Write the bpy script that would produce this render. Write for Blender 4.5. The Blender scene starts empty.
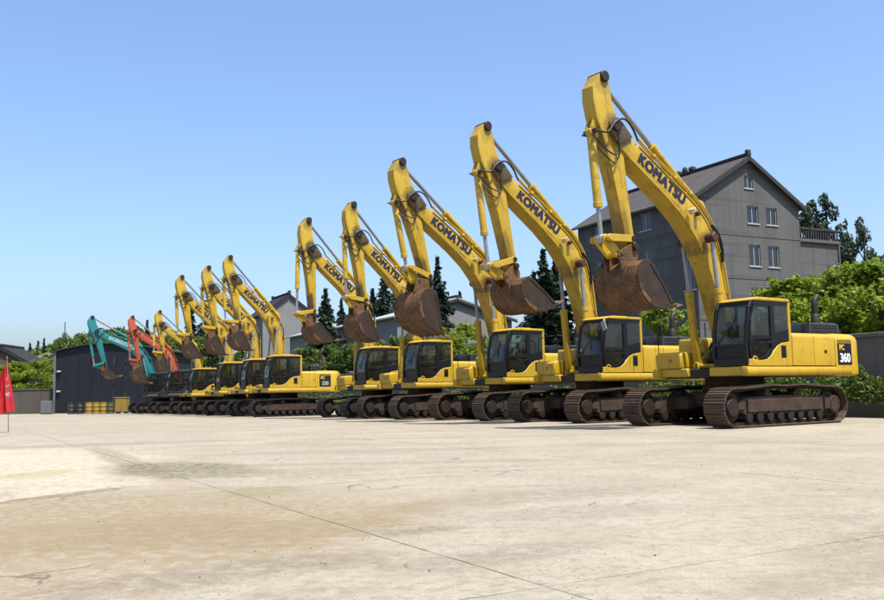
import bpy, bmesh, math, random
from mathutils import Matrix, Vector
random.seed(7)
R = math.radians
scene = bpy.context.scene
C = scene.collection

# ------------------------------------------------------------------ camera
cam_d = bpy.data.cameras.new('camera')
cam = bpy.data.objects.new('camera', cam_d)
C.objects.link(cam)
cam_d.sensor_width = 36.0
cam_d.lens = 900.0 / 884.0 * 36.0
cam_d.clip_end = 6000
cam.matrix_world = (Matrix.Translation((0, 0, 1.0)) @ Matrix.Rotation(R(90 + 5.74), 4, 'X')
                    @ Matrix.Rotation(R(-1.0), 4, 'Z'))
scene.camera = cam

# ------------------------------------------------------------------ sky and sun
SUN_AZ, SUN_EL = 143.0, 66.0
world = bpy.data.worlds.new('World')
scene.world = world
world.use_nodes = True
wn = world.node_tree.nodes
wl = world.node_tree.links
wn.clear()
sky = wn.new('ShaderNodeTexSky')
sky.sky_type = 'NISHITA'
sky.sun_disc = False
sky.sun_elevation = R(SUN_EL)
sky.sun_rotation = R(SUN_AZ)
sky.air_density = 1.0
sky.dust_density = 2.7
sky.ozone_density = 6.0
bg = wn.new('ShaderNodeBackground')
bg.inputs['Strength'].default_value = 0.133
wo = wn.new('ShaderNodeOutputWorld')
tint = wn.new('ShaderNodeMix')
tint.data_type = 'RGBA'
tint.blend_type = 'MULTIPLY'
tint.inputs['Factor'].default_value = 1.0
tint.inputs['B'].default_value = (1.07, 1.06, 1.08, 1)
wl.new(sky.outputs[0], tint.inputs['A'])
wl.new(tint.outputs['Result'], bg.inputs['Color'])
wl.new(bg.outputs[0], wo.inputs['Surface'])

sun_d = bpy.data.lights.new('sun', 'SUN')
sun_d.energy = 5.0
sun_d.angle = R(0.55)
sun_d.color = (1.0, 0.955, 0.88)
sun = bpy.data.objects.new('sun', sun_d)
C.objects.link(sun)
S = Vector((math.sin(R(SUN_AZ)) * math.cos(R(SUN_EL)), math.cos(R(SUN_AZ)) * math.cos(R(SUN_EL)), math.sin(R(SUN_EL))))
sun.rotation_euler = S.to_track_quat('Z', 'Y').to_euler()
sun.location = (0, 0, 60)

vs = scene.view_settings
vs.view_transform = 'Standard'
vs.look = 'None'
vs.gamma = 1.0
vs.exposure = 0.88
vs.use_curve_mapping = False


# ------------------------------------------------------------------ materials
def srgb(r, g, b):
    f = lambda v: (v / 255 / 12.92) if v / 255 <= 0.04045 else ((v / 255 + 0.055) / 1.055) ** 2.4
    return (f(r), f(g), f(b))


class NT:
    """small node-tree writer"""
    def __init__(s, name):
        s.m = bpy.data.materials.new(name)
        s.m.use_nodes = True
        s.t = s.m.node_tree
        s.n = s.t.nodes
        s.n.clear()
        s.out = s.n.new('ShaderNodeOutputMaterial')

    def new(s, typ, **kw):
        nd = s.n.new(typ)
        for k, v in kw.items():
            setattr(nd, k, v)
        return nd

    def link(s, a, b):
        s.t.links.new(a, b)

    def setin(s, sock, v):
        if hasattr(v, 'links') or hasattr(v, 'is_linked'):
            s.link(v, sock)
        else:
            sock.default_value = v

    def coords(s, world=False, scale=(1, 1, 1), rnd=True):
        mp = s.new('ShaderNodeMapping')
        mp.inputs['Scale'].default_value = scale
        if world:
            g = s.new('ShaderNodeNewGeometry')
            s.link(g.outputs['Position'], mp.inputs['Vector'])
        else:
            tc = s.new('ShaderNodeTexCoord')
            s.link(tc.outputs['Object'], mp.inputs['Vector'])
            if rnd:
                oi = s.new('ShaderNodeObjectInfo')
                ml = s.new('ShaderNodeMath', operation='MULTIPLY')
                ml.inputs[1].default_value = 37.0
                s.link(oi.outputs['Random'], ml.inputs[0])
                s.link(ml.outputs[0], mp.inputs['Location'])
        return mp.outputs['Vector']

    def noise(s, vec, scale, detail=4, rough=0.55, dist=0.0):
        n = s.new('ShaderNodeTexNoise')
        n.inputs['Scale'].default_value = scale
        n.inputs['Detail'].default_value = detail
        n.inputs['Roughness'].default_value = rough
        n.inputs['Distortion'].default_value = dist
        s.link(vec, n.inputs['Vector'])
        return n.outputs['Fac']

    def ramp(s, fac, lo, hi, a=0.0, b=1.0):
        r = s.new('ShaderNodeMapRange')
        r.inputs['From Min'].default_value = lo
        r.inputs['From Max'].default_value = hi
        r.inputs['To Min'].default_value = a
        r.inputs['To Max'].default_value = b
        s.link(fac, r.inputs['Value'])
        return r.outputs['Result']

    def math(s, op, a, b=0.0):
        m = s.new('ShaderNodeMath', operation=op)
        s.setin(m.inputs[0], a)
        s.setin(m.inputs[1], b)
        return m.outputs[0]

    def mix(s, fac, a, b):
        m = s.new('ShaderNodeMix', data_type='RGBA')
        s.setin(m.inputs['Factor'], fac)
        for sock, v in ((m.inputs['A'], a), (m.inputs['B'], b)):
            if hasattr(v, 'is_linked'):
                s.link(v, sock)
            else:
                sock.default_value = (*v, 1)
        return m.outputs['Result']

    def bump(s, h, strength=0.3, dist=0.02):
        b = s.new('ShaderNodeBump')
        b.inputs['Strength'].default_value = strength
        b.inputs['Distance'].default_value = dist
        s.link(h, b.inputs['Height'])
        return b.outputs['Normal']

    def principled(s, col, rough=0.6, metal=0.0, normal=None, spec=0.5, **kw):
        p = s.new('ShaderNodeBsdfPrincipled')
        if hasattr(col, 'is_linked'):
            s.link(col, p.inputs['Base Color'])
        else:
            p.inputs['Base Color'].default_value = (*col, 1)
        s.setin(p.inputs['Roughness'], rough)
        s.setin(p.inputs['Metallic'], metal)
        p.inputs['Specular IOR Level'].default_value = spec
        if normal is not None:
            s.link(normal, p.inputs['Normal'])
        return p

    def tone(s, col, k):
        m = s.new('ShaderNodeMix', data_type='RGBA', blend_type='MULTIPLY')
        m.inputs['Factor'].default_value = 1.0
        s.link(col, m.inputs['A'])
        m.inputs['B'].default_value = (*(k if isinstance(k, tuple) else (k, k, k)), 1)
        return m.outputs['Result']

    def done(s, shader):
        s.link(shader, s.out.inputs['Surface'])
        return s.m


def paint(name, col, dirt=(0.12, 0.075, 0.035), amount=0.5, rough=0.48, along='z', spots=()):
    """coach paint with grime patches, runs, chips; runs follow one local axis"""
    t = NT(name)
    v = t.coords()
    fade = t.noise(v, 0.9, 3)
    c = t.mix(t.ramp(fade, 0.3, 0.75), tuple(x * 0.90 for x in col), tuple(min(1, x * 1.05 + 0.004) for x in col))
    d1 = t.ramp(t.noise(v, 3.4, 9, 0.74), 0.54, 0.70, 0, amount)
    c = t.mix(d1, c, dirt)
    sc = {'z': (7, 7, 0.5), 'x': (0.45, 6, 6)}[along]
    v2 = t.coords(scale=sc)
    st = t.ramp(t.noise(v2, 1.5, 6, 0.62), 0.57, 0.72, 0, amount)
    c = t.mix(st, c, tuple(x * 0.55 for x in dirt))
    sp = t.ramp(t.noise(v, 17, 4, 0.62), 0.665, 0.69, 0, 0.8)
    c = t.mix(sp, c, (0.06, 0.028, 0.014))
    sp2 = t.ramp(t.noise(v, 6.5, 3, 0.5), 0.735, 0.75, 0, 0.8)
    c = t.mix(sp2, c, (0.035, 0.022, 0.016))
    if spots:
        tc = t.new('ShaderNodeTexCoord')
        sep = t.new('ShaderNodeSeparateXYZ')
        t.link(tc.outputs['Object'], sep.inputs[0])
        oi_ = t.new('ShaderNodeObjectInfo')
        age = oi_.outputs['Random']
        wob = t.math('MULTIPLY', t.math('SUBTRACT', t.noise(v, 5.0, 7, 0.72), 0.5), 2.8)
        for (sx, sz, rx, rz, rot, cc, sg) in spots:
            ca, sa = math.cos(R(rot)), math.sin(R(rot))
            dx = t.math('SUBTRACT', sep.outputs[0], sx)
            dz = t.math('SUBTRACT', sep.outputs[2], sz)
            a_ = t.math('ADD', t.math('MULTIPLY', dx, ca / rx), t.math('MULTIPLY', dz, sa / rx))
            b_ = t.math('ADD', t.math('MULTIPLY', dx, -sa / rz), t.math('MULTIPLY', dz, ca / rz))
            r2 = t.math('ADD', t.math('MULTIPLY', a_, a_), t.math('MULTIPLY', b_, b_))
            f_ = t.ramp(t.math('ADD', r2, wob), 0.3, 1.3, sg, 0)
            c = t.mix(t.math('MULTIPLY', f_, t.ramp(age, 0, 1, 0.5, 1.0)), c, cc)
    bn = t.bump(t.noise(v, 30, 3), 0.07, 0.01)
    rg = t.ramp(d1, 0, 0.5, rough, min(0.9, rough + 0.3))
    return t.done(t.principled(t.tone(c, 0.72), rg, normal=bn).outputs[0])


def rusty(name, col, col2, rough=0.8, scale=4.0, metal=0.0, bump=0.35):
    t = NT(name)
    v = t.coords()
    n1 = t.noise(v, scale, 8, 0.66)
    c = t.mix(t.ramp(n1, 0.32, 0.68), col, col2)
    n2 = t.noise(v, scale * 6, 4, 0.6)
    c = t.mix(t.ramp(n2, 0.55, 0.8, 0, 0.6), c, tuple(x * 0.45 for x in col))
    return t.done(t.principled(t.tone(c, 0.72), rough, metal, t.bump(n2, bump, 0.02), 0.35).outputs[0])


def plain(name, col, rough=0.6, metal=0.0, var=0.12, scale=5.0, bump=0.0, spec=0.5):
    t = NT(name)
    v = t.coords()
    n = t.noise(v, scale, 5, 0.6)
    c = t.mix(t.ramp(n, 0.3, 0.7), tuple(x * (1 - var) for x in col), tuple(min(1, x * (1 + var)) for x in col))
    nm = t.bump(t.noise(v, scale * 7, 3), bump, 0.02) if bump else None
    return t.done(t.principled(t.tone(c, 0.72), rough, metal, nm, spec).outputs[0])


def glass(name, tint, refl=0.09, dust=0.045):
    t = NT(name)
    tr = t.new('ShaderNodeBsdfTransparent')
    tr.inputs['Color'].default_value = (*tint, 1)
    gl = t.new('ShaderNodeBsdfGlossy')
    gl.inputs['Roughness'].default_value = 0.04
    gl.inputs['Color'].default_value = (0.9, 0.95, 1, 1)
    fr = t.new('ShaderNodeLayerWeight')
    fr.inputs['Blend'].default_value = 0.5
    mx = t.new('ShaderNodeMixShader')
    t.link(t.math('ADD', t.math('MULTIPLY', t.math('POWER', fr.outputs['Facing'], 4.0), 0.7), refl - 0.04), mx.inputs[0])
    t.link(tr.outputs[0], mx.inputs[1])
    t.link(gl.outputs[0], mx.inputs[2])
    df = t.new('ShaderNodeBsdfDiffuse')
    df.inputs['Color'].default_value = (0.30, 0.27, 0.22, 1)
    m2 = t.new('ShaderNodeMixShader')
    t.link(t.ramp(t.noise(t.coords(), 3, 5), 0.35, 0.8, 0.02, dust), m2.inputs[0])
    t.link(mx.outputs[0], m2.inputs[1])
    t.link(df.outputs[0], m2.inputs[2])
    return t.done(m2.outputs[0])


def foliage(name, a, b, c_, trans=0.35, scale=0.9):
    t = NT(name)
    v = t.coords(world=True)
    n = t.noise(v, scale, 3, 0.6)
    g = t.new('ShaderNodeNewGeometry')
    c = t.mix(t.ramp(n, 0.35, 0.65), a, b)
    c = t.mix(t.ramp(g.outputs['Random Per Island'], 0.45, 1.0, 0, 0.8), c, c_)
    p = t.principled(c, 0.55, spec=0.3)
    tl = t.new('ShaderNodeBsdfTranslucent')
    t.link(c, tl.inputs['Color'])
    mx = t.new('ShaderNodeMixShader')
    mx.inputs[0].default_value = trans
    t.link(p.outputs[0], mx.inputs[1])
    t.link(tl.outputs[0], mx.inputs[2])
    return t.done(mx.outputs[0])


MAT = {}
MAT['yellow'] = paint('yellow_paint', (0.54, 0.340, 0.009), amount=0.5)
MAT['yellow_arm'] = paint('worn_yellow_paint', (0.53, 0.340, 0.011), amount=0.62, dirt=(0.085, 0.05, 0.022), along='x')
GREASE, RUST = (0.018, 0.013, 0.010), (0.10, 0.035, 0.012)
MAT['arm_paint'] = paint('arm_yellow_paint', (0.53, 0.340, 0.011), amount=0.6, dirt=(0.085, 0.05, 0.022), along='x',
                         spots=[(.25, .46, .38, .16, -15, GREASE, .9), (1.5, .27, 1.1, .07, -5, (0.045, 0.02, 0.010), .85), (2.3, .1, .6, .14, 0, GREASE, .9), (-1.0, .1, .3, .3, 0, GREASE, .5), (0, 0, .32, .32, 0, GREASE, .9), (.75, .05, .5, .05, -10, RUST, .6)])
MAT['boom_paint'] = paint('boom_yellow_paint', (0.53, 0.340, 0.011), amount=0.55, dirt=(0.085, 0.05, 0.022), along='x',
                          spots=[(6.35, .05, .42, .32, 0, GREASE, .95), (2.75, .80, .22, .30, 10, RUST, .9), (2.55, .62, .10, .35, 30, GREASE, .7), (3.4, 1.0, .3, .12, -15, RUST, .6), (4.0, .55, .22, .03, -20, RUST, .8),
                                 (.1, 0, .4, .3, 0, GREASE, .8), (5.2, .62, .5, .05, -20, (0.06, 0.035, 0.015), .6), (1.5, .4, .6, .08, 30, (0.06, 0.035, 0.015), .6)])
MAT['greasy'] = paint('greasy_yellow_paint', (0.10, 0.06, 0.012), amount=1.0, dirt=(0.016, 0.012, 0.010))
MAT['red'] = paint('orange_red_paint', (0.44, 0.075, 0.020), amount=0.45)
MAT['teal'] = paint('teal_paint', (0.004, 0.20, 0.20), amount=0.35)
MAT['dark_body'] = paint('dark_blue_grey_paint', (0.010, 0.012, 0.017), amount=0.4)
MAT['navy'] = plain('navy_lettering', (0.012, 0.008, 0.032), 0.5)
MAT['pale_teal'] = plain('pale_teal_print', (0.30, 0.46, 0.46), 0.5, var=0.05)
MAT['white_print'] = plain('white_print', (0.78, 0.78, 0.76), 0.5, var=0.05)
MAT['yellow_print'] = plain('yellow_print', (0.75, 0.45, 0.02), 0.5, var=0.05)
MAT['grey_print'] = plain('grey_print', (0.36, 0.36, 0.35), 0.5, var=0.05)
MAT['black'] = plain('black_plastic', (0.007, 0.007, 0.008), 0.42, var=0.3, spec=0.3)
MAT['black_trim'] = plain('black_trim', (0.014, 0.014, 0.015), 0.45, var=0.3, spec=0.3)
MAT['grille'] = plain('dark_grille', (0.035, 0.036, 0.04), 0.5, var=0.25)
MAT['chrome'] = plain('chrome_rod', (0.36, 0.37, 0.38), 0.35, 0.55, var=0.12)
MAT['steel'] = rusty('dark_greased_steel', (0.011, 0.009, 0.007), (0.030, 0.018, 0.011), 0.6)
MAT['pin'] = rusty('rusty_pin', (0.10, 0.03, 0.015), (0.03, 0.014, 0.01), 0.55)
MAT['frame'] = rusty('dusty_track_frame', (0.072, 0.043, 0.027), (0.024, 0.015, 0.010), 0.9)
MAT['shoe'] = rusty('worn_track_shoe', (0.14, 0.088, 0.048), (0.055, 0.035, 0.021), 0.7, 9)
MAT['shoe_dark'] = rusty('dark_track_shoe', (0.05, 0.038, 0.026), (0.022, 0.017, 0.013), 0.75, 9)
t = NT('earth_stained_bucket')
v = t.coords()
n1, n2, n3 = t.noise(v, 2.0, 9, 0.72, 0.5), t.noise(v, 14, 6, 0.7), t.noise(t.coords(scale=(1, 6, 1)), 3.0, 7, 0.7)
c = t.mix(t.ramp(n1, 0.38, 0.62), (0.150, 0.074, 0.026), (0.052, 0.026, 0.012))
c = t.mix(t.ramp(n2, 0.52, 0.66, 0, 0.75), c, (0.215, 0.130, 0.055))
c = t.mix(t.ramp(n3, 0.60, 0.70, 0, 0.7), c, (0.030, 0.018, 0.011))
MAT['bucket'] = t.done(t.principled(t.tone(c, 0.85), 0.8, normal=t.bump(t.math('ADD', n2, n1), 0.6, 0.04), spec=0.3).outputs[0])
MAT['bucket_side'] = rusty('blackened_bucket_flank', (0.050, 0.028, 0.014), (0.018, 0.011, 0.008), 0.7, 3.0)
MAT['tooth'] = rusty('worn_tooth', (0.30, 0.21, 0.13), (0.13, 0.085, 0.05), 0.55)
MAT['rubber'] = plain('rubber_hose', (0.012, 0.012, 0.012), 0.6)
MAT['glass'] = glass('cab_glass', (0.42, 0.50, 0.45))
MAT['seat'] = plain('dark_seat', (0.03, 0.03, 0.033), 0.8)
MAT['lamp'] = plain('lamp_glass', (0.65, 0.55, 0.35), 0.25)
MAT['sticker'] = plain('red_sticker', (0.45, 0.03, 0.02), 0.5)


# ------------------------------------------------------------------ mesh helpers
def mesh_from_bm(name, bm, mats, smooth=None):
    me = bpy.data.meshes.new(name)
    bmesh.ops.recalc_face_normals(bm, faces=bm.faces)
    bm.to_mesh(me)
    bm.free()
    for m in (mats if isinstance(mats, (list, tuple)) else [mats]):
        me.materials.append(m)
    if smooth:
        for p in me.polygons:
            p.use_smooth = True
        try:
            me.set_sharp_from_angle(angle=R(smooth))
        except Exception:
            pass
    return me


def box(bm, x0, x1, y0, y1, z0, z1, bev=0.0, seg=1):
    t = bmesh.new()
    vs_ = [t.verts.new(p) for p in ((x0, y0, z0), (x1, y0, z0), (x1, y1, z0), (x0, y1, z0),
                                    (x0, y0, z1), (x1, y0, z1), (x1, y1, z1), (x0, y1, z1))]
    for f in ((0, 3, 2, 1), (4, 5, 6, 7), (0, 1, 5, 4), (1, 2, 6, 5), (2, 3, 7, 6), (3, 0, 4, 7)):
        t.faces.new([vs_[i] for i in f])
    if bev:
        bmesh.ops.bevel(t, geom=t.edges[:], offset=bev, segments=seg, affect='EDGES', profile=0.5)
    merge(bm, t)


def merge(bm, t):
    me = bpy.data.meshes.new('tmp')
    t.to_mesh(me)
    t.free()
    bm.from_mesh(me)
    bpy.data.meshes.remove(me)


def prism(bm, pts, y0, y1, bev=0.0, seg=2, axis='y'):
    """extrude a closed (x,z) outline along y (or an (x,y) outline along z)"""
    t = bmesh.new()
    if axis == 'y':
        a = [t.verts.new((x, y0, z)) for x, z in pts]
        b = [t.verts.new((x, y1, z)) for x, z in pts]
    elif axis == 'z':
        a = [t.verts.new((x, z, y0)) for x, z in pts]
        b = [t.verts.new((x, z, y1)) for x, z in pts]
    else:
        a = [t.verts.new((y0, x, z)) for x, z in pts]
        b = [t.verts.new((y1, x, z)) for x, z in pts]
    fa = t.faces.new(a)
    fb = t.faces.new(b[::-1])
    n = len(pts)
    for i in range(n):
        j = (i + 1) % n
        t.faces.new((a[j], a[i], b[i], b[j]))
    bmesh.ops.recalc_face_normals(t, faces=t.faces)
    if bev:
        ed = list(set(list(fa.edges) + list(fb.edges)))
        bmesh.ops.bevel(t, geom=ed, offset=bev, segments=seg, affect='EDGES', profile=0.5)
    merge(bm, t)


def lathe(bm, prof, M, seg=20, cap=True):
    """prof: list of (radius, height) about local z, placed by matrix M"""
    t = bmesh.new()
    rings = []
    for r, h in prof:
        rings.append([t.verts.new((r * math.cos(2 * math.pi * i / seg), r * math.sin(2 * math.pi * i / seg), h)) for i in range(seg)])
    for a, b in zip(rings, rings[1:]):
        for i in range(seg):
            j = (i + 1) % seg
            t.faces.new((a[i], a[j], b[j], b[i]))
    if cap:
        t.faces.new(rings[0][::-1])
        t.faces.new(rings[-1])
    bmesh.ops.transform(t, matrix=M, verts=t.verts)
    merge(bm, t)


RY = Matrix.Rotation(R(90), 4, 'X')      # local z -> -y : lateral axle


def axle(bm, x, z, y0, y1, r, seg=16):
    lathe(bm, [(r * 0.86, y0), (r, y0 + 0.02), (r, y1 - 0.02), (r * 0.86, y1)],
          Matrix.Translation((x, 0, z)) @ Matrix.Rotation(R(-90), 4, 'X'), seg)


def tube(bm, pts, r, seg=8, closed=False):
    pts = [Vector(p) for p in pts]
    t = bmesh.new()
    n = len(pts)
    rings = []
    up = Vector((0.13, 0.31, 0.94)).normalized()
    for i, p in enumerate(pts):
        d = (pts[min(i + 1, n - 1)] - pts[max(i - 1, 0)]).normalized()
        a = d.cross(up)
        if a.length < 1e-3:
            a = d.cross(Vector((1, 0, 0)))
        a.normalize()
        b = d.cross(a).normalized()
        rings.append([t.verts.new(p + r * (math.cos(2 * math.pi * k / seg) * a + math.sin(2 * math.pi * k / seg) * b)) for k in range(seg)])
    for q, w in zip(rings, rings[1:]):
        for i in range(seg):
            j = (i + 1) % seg
            t.faces.new((q[i], q[j], w[j], w[i]))
    t.faces.new(rings[0])
    t.faces.new(rings[-1][::-1])
    merge(bm, t)


def curve_pts(pts, n=6):
    """Catmull-Rom through the points"""
    P = [Vector(p) for p in pts]
    P = [P[0] * 2 - P[1]] + P + [P[-1] * 2 - P[-2]]
    out = []
    for i in range(1, len(P) - 2):
        for k in range(n):
            t = k / n
            a, b, c, d = P[i - 1], P[i], P[i + 1], P[i + 2]
            out.append(0.5 * ((2 * b) + (c - a) * t + (2 * a - 5 * b + 4 * c - d) * t * t + (3 * b - a - 3 * c + d) * t ** 3))
    out.append(P[-2])
    return out


def pieces(name, bm, mats, smooth=None):
    """one mesh for each loose piece"""
    bm.verts.ensure_lookup_table()
    seen, out = set(), []
    for v in bm.verts:
        if v in seen:
            continue
        st, isl = [v], set()
        while st:
            w = st.pop()
            if w in isl:
                continue
            isl.add(w)
            st += [e.other_vert(w) for e in w.link_edges if e.other_vert(w) not in isl]
        seen |= isl
        t = bmesh.new()
        mp = {w: t.verts.new(w.co) for w in isl}
        for f in {f for w in isl for f in w.link_faces}:
            t.faces.new([mp[w] for w in f.verts])
        out.append(mesh_from_bm(name, t, mats, smooth))
    bm.free()
    return out


def link(name, me, parent=None, M=None):
    o = bpy.data.objects.new(name, me)
    C.objects.link(o)
    if parent is not None:
        o.parent = parent
    if M is not None:
        o.matrix_local = M
    return o


def empty(name, M):
    o = bpy.data.objects.new(name, None)
    o.empty_display_size = 0.3
    C.objects.link(o)
    o.matrix_world = M
    return o


def tag(o, label=None, cat=None, group=None, kind=None):
    if label:
        o['label'] = label
    if cat:
        o['category'] = cat
    if group:
        o['group'] = group
    if kind:
        o['kind'] = kind
    return o


def struct(o):
    o['kind'] = 'structure'
    return o


TEXT = {}


def text_mesh(body, size, mat, bold=0.02, shear=0.0, spacing=1.0, sx=1.0, thick=0.004):
    key = (body, size, mat.name, sx)
    if key in TEXT:
        return TEXT[key]
    cu = bpy.data.curves.new('text', 'FONT')
    cu.body = body
    cu.size = size
    cu.extrude = thick
    cu.shear = shear
    cu.space_character = spacing
    cu.align_x = 'CENTER'
    cu.align_y = 'CENTER'
    ob = bpy.data.objects.new('text', cu)
    C.objects.link(ob)
    bpy.context.view_layer.update()
    dg = bpy.context.evaluated_depsgraph_get()
    me = bpy.data.meshes.new_from_object(ob.evaluated_get(dg))
    bpy.data.objects.remove(ob)
    bt = bmesh.new()
    for q, (ox, oy) in enumerate(((0, 0), (-1, -.55), (1, .55), (-1, .55), (1, -.55))):
        bb = bmesh.new()
        bb.from_mesh(me)
        bmesh.ops.translate(bb, vec=(ox * bold, oy * bold, q * .0006), verts=bb.verts)
        merge(bt, bb)
    bt.to_mesh(me)
    bt.free()
    for v in me.vertices:
        v.co.x *= sx
    me.materials.clear()
    me.materials.append(mat)
    TEXT[key] = me
    return me


def gz(y):
    """the yard falls very gently away from the camera"""
    return -0.007 * max(0.0, y - 25.0)


# ================================================================== GROUND
def ground_material():
    t = NT('weathered_concrete')
    v = t.coords(world=True)
    big = t.noise(v, 0.16, 4, 0.6, 0.6)
    mid = t.noise(v, 0.9, 6, 0.62, 0.4)
    fine = t.noise(v, 9, 6, 0.7)
    grit = t.noise(v, 70, 3, 0.7)
    c = t.mix(t.ramp(big, 0.3, 0.7), (0.315, 0.282, 0.208), (0.395, 0.362, 0.282))
    c = t.mix(t.ramp(mid, 0.44, 0.64, 0, 0.6), c, (0.262, 0.225, 0.160))
    c = t.mix(t.ramp(fine, 0.47, 0.68, 0, 0.75), c, (0.190, 0.163, 0.120))
    pale = t.noise(v, 3.3, 7, 0.7, 0.3)
    c = t.mix(t.ramp(pale, 0.55, 0.75, 0, 0.55), c, (0.46, 0.43, 0.35))
    c = t.mix(t.ramp(grit, 0.52, 0.66, 0, 0.6), c, (0.15, 0.128, 0.098))
    sand = t.noise(v, 150, 2, 0.6)
    c = t.mix(t.ramp(sand, 0.54, 0.64, 0, 0.5), c, (0.17, 0.145, 0.11))
    crust = t.math('MULTIPLY', t.ramp(t.noise(v, 24, 6, 0.75), 0.52, 0.60), t.ramp(t.noise(v, 0.55, 4, 0.6), 0.47, 0.60))
    c = t.mix(t.math('MULTIPLY', crust, 0.85), c, (0.165, 0.145, 0.115))
    c = t.mix(t.ramp(t.noise(v, 38, 3, 0.6), 0.30, 0.42, 0.5, 0), c, (0.48, 0.45, 0.38))
    # per-slab tone
    oi = t.new('ShaderNodeObjectInfo')
    c = t.mix(t.ramp(oi.outputs['Random'], 0, 1, 0, 0.16), c, (0.300, 0.270, 0.234))
    # tyre and track scrapes, long in the travel direction
    vs_ = t.new('ShaderNodeMapping')
    vs_.inputs['Rotation'].default_value = (0, 0, R(-62))
    vs_.inputs['Scale'].default_value = (0.12, 1.5, 1)
    g = t.new('ShaderNodeNewGeometry')
    t.link(g.outputs['Position'], vs_.inputs['Vector'])
    scr = t.noise(vs_.outputs[0], 1.6, 6, 0.65)
    c = t.mix(t.math('MULTIPLY', t.ramp(scr, 0.54, 0.66, 0, 0.6), t.ramp(fine, 0.36, 0.58)), c, (0.198, 0.171, 0.138))
    # stains with a shape of their own: (x, y, rx, ry, rot, colour, strength)
    sep = t.new('ShaderNodeSeparateXYZ')
    t.link(g.outputs['Position'], sep.inputs[0])
    warp = t.math('ADD', t.math('MULTIPLY', t.math('SUBTRACT', t.noise(v, 1.1, 7, 0.72), 0.5), 3.0), t.math('MULTIPLY', t.math('SUBTRACT', t.noise(v, 9.0, 5, 0.7), 0.5), 1.8))
    stains = [(-6.2, 13.6, 5.5, 2.0, 118, (0.43, 0.395, 0.30), 0.75), (-5.0, 14.2, 4.6, .30, 117, (0.19, 0.155, 0.10), 0.7), (-3.9, 9.4, 1.0, .16, 60, (0.15, 0.115, 0.07), .8), (-3.6, 12.4, 1.7, 1.0, -50, (0.115, 0.108, 0.055), 0.95), (-2.0, 11.6, 1.5, 0.55, 20, (0.198, 0.186, 0.102), 0.55),
              (-1.9, 9.4, 0.5, 0.5, 0, (0.192, 0.186, 0.102), 0.6), (-5.3, 11.9, 0.45, 0.8, 0, (0.276, 0.246, 0.096), 0.6),
              (-2.3, 6.0, 2.6, 1.6, 25, (0.235, 0.19, 0.12), 0.7), (-1.7, 6.6, 1.6, 0.9, 10, (0.215, 0.168, 0.105), 0.75), (0.9, 8.6, 1.7, .5, 25, (0.2, 0.175, 0.135), .6), (3.2, 6.2, 1.6, .35, 38, (0.2, 0.17, 0.125), .6), (-0.6, 12.8, 2.6, .35, 0, (0.2, 0.175, 0.13), .55), (4.4, 16.0, 3.0, .4, -5, (0.22, 0.19, 0.145), .5), (1.5, 19.5, 4.5, .35, 4, (0.21, 0.18, 0.135), .5),
              (-1.2, 5.2, 1.1, 0.35, 30, (0.180, 0.153, 0.120), 0.6), (0.35, 5.6, 0.9, 0.28, 35, (0.192, 0.168, 0.132), 0.55),
              (1.0, 7.4, 1.2, 0.4, 15, (0.216, 0.192, 0.156), 0.55), (2.2, 4.9, 1.0, 0.28, 30, (0.210, 0.180, 0.132), 0.6),
              (-1.0, 15.5, 3.0, 0.5, 5, (0.216, 0.192, 0.156), 0.6), (-7.0, 19.0, 3.0, 0.7, 20, (0.198, 0.180, 0.150), 0.6),
              (-3.0, 17.8, 2.6, 0.5, -8, (0.228, 0.198, 0.162), 0.5), (2.6, 11.5, 1.1, 0.35, 10, (0.240, 0.210, 0.168), 0.5),
              (-0.2, 6.6, 0.5, 0.18, 35, (0.168, 0.144, 0.114), 0.55), (-11.5, 24.5, 2.4, 0.9, 10, (0.252, 0.222, 0.180), 0.55)]
    brk = t.ramp(t.noise(v, 7.5, 7, 0.75), 0.40, 0.57, 0.12, 1.0)
    for (sx, sy, rx, ry, rot, col, st) in stains:
        dx = t.math('SUBTRACT', sep.outputs[0], sx)
        dy = t.math('SUBTRACT', sep.outputs[1], sy)
        ca, sa = math.cos(R(rot)), math.sin(R(rot))
        u = t.math('ADD', t.math('MULTIPLY', dx, ca / rx), t.math('MULTIPLY', dy, sa / rx))
        w = t.math('ADD', t.math('MULTIPLY', dx, -sa / ry), t.math('MULTIPLY', dy, ca / ry))
        r2 = t.math('ADD', t.math('MULTIPLY', u, u), t.math('MULTIPLY', w, w))
        f = t.ramp(t.math('ADD', r2, warp), 0.35, 1.15, min(1, st * 1.25), 0)
        c = t.mix(t.math('MULTIPLY', f, brk), c, col)
    # brown dirt lying against the edge of the pale slab
    hx_ = t.math('MULTIPLY', t.math('SUBTRACT', sep.outputs[0], -3.75), 0.86)
    hy_ = t.math('MULTIPLY', t.math('SUBTRACT', sep.outputs[1], 9.65), -0.51)
    side = t.math('ADD', t.math('ADD', hx_, hy_), t.math('MULTIPLY', t.math('SUBTRACT', t.noise(v, 2.5, 6, 0.7), 0.5), 0.7))
    ex = t.math('DIVIDE', t.math('SUBTRACT', sep.outputs[0], -3.0), 2.9)
    ey = t.math('DIVIDE', t.math('SUBTRACT', sep.outputs[1], 7.9), 2.0)
    er = t.math('ADD', t.math('ADD', t.math('MULTIPLY', ex, ex), t.math('MULTIPLY', ey, ey)), warp)
    soil = t.math('MULTIPLY', t.math('MULTIPLY', t.ramp(side, -0.03, 0.06), t.ramp(er, 0.3, 1.5, 1, 0)), t.ramp(t.noise(v, 11, 7, 0.75), 0.38, 0.56, 0.2, 1.0))
    c = t.mix(t.math('MULTIPLY', soil, 0.85), c, (0.215, 0.170, 0.098))
    # cracks and spalls
    vor = t.new('ShaderNodeTexVoronoi', feature='DISTANCE_TO_EDGE')
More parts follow.
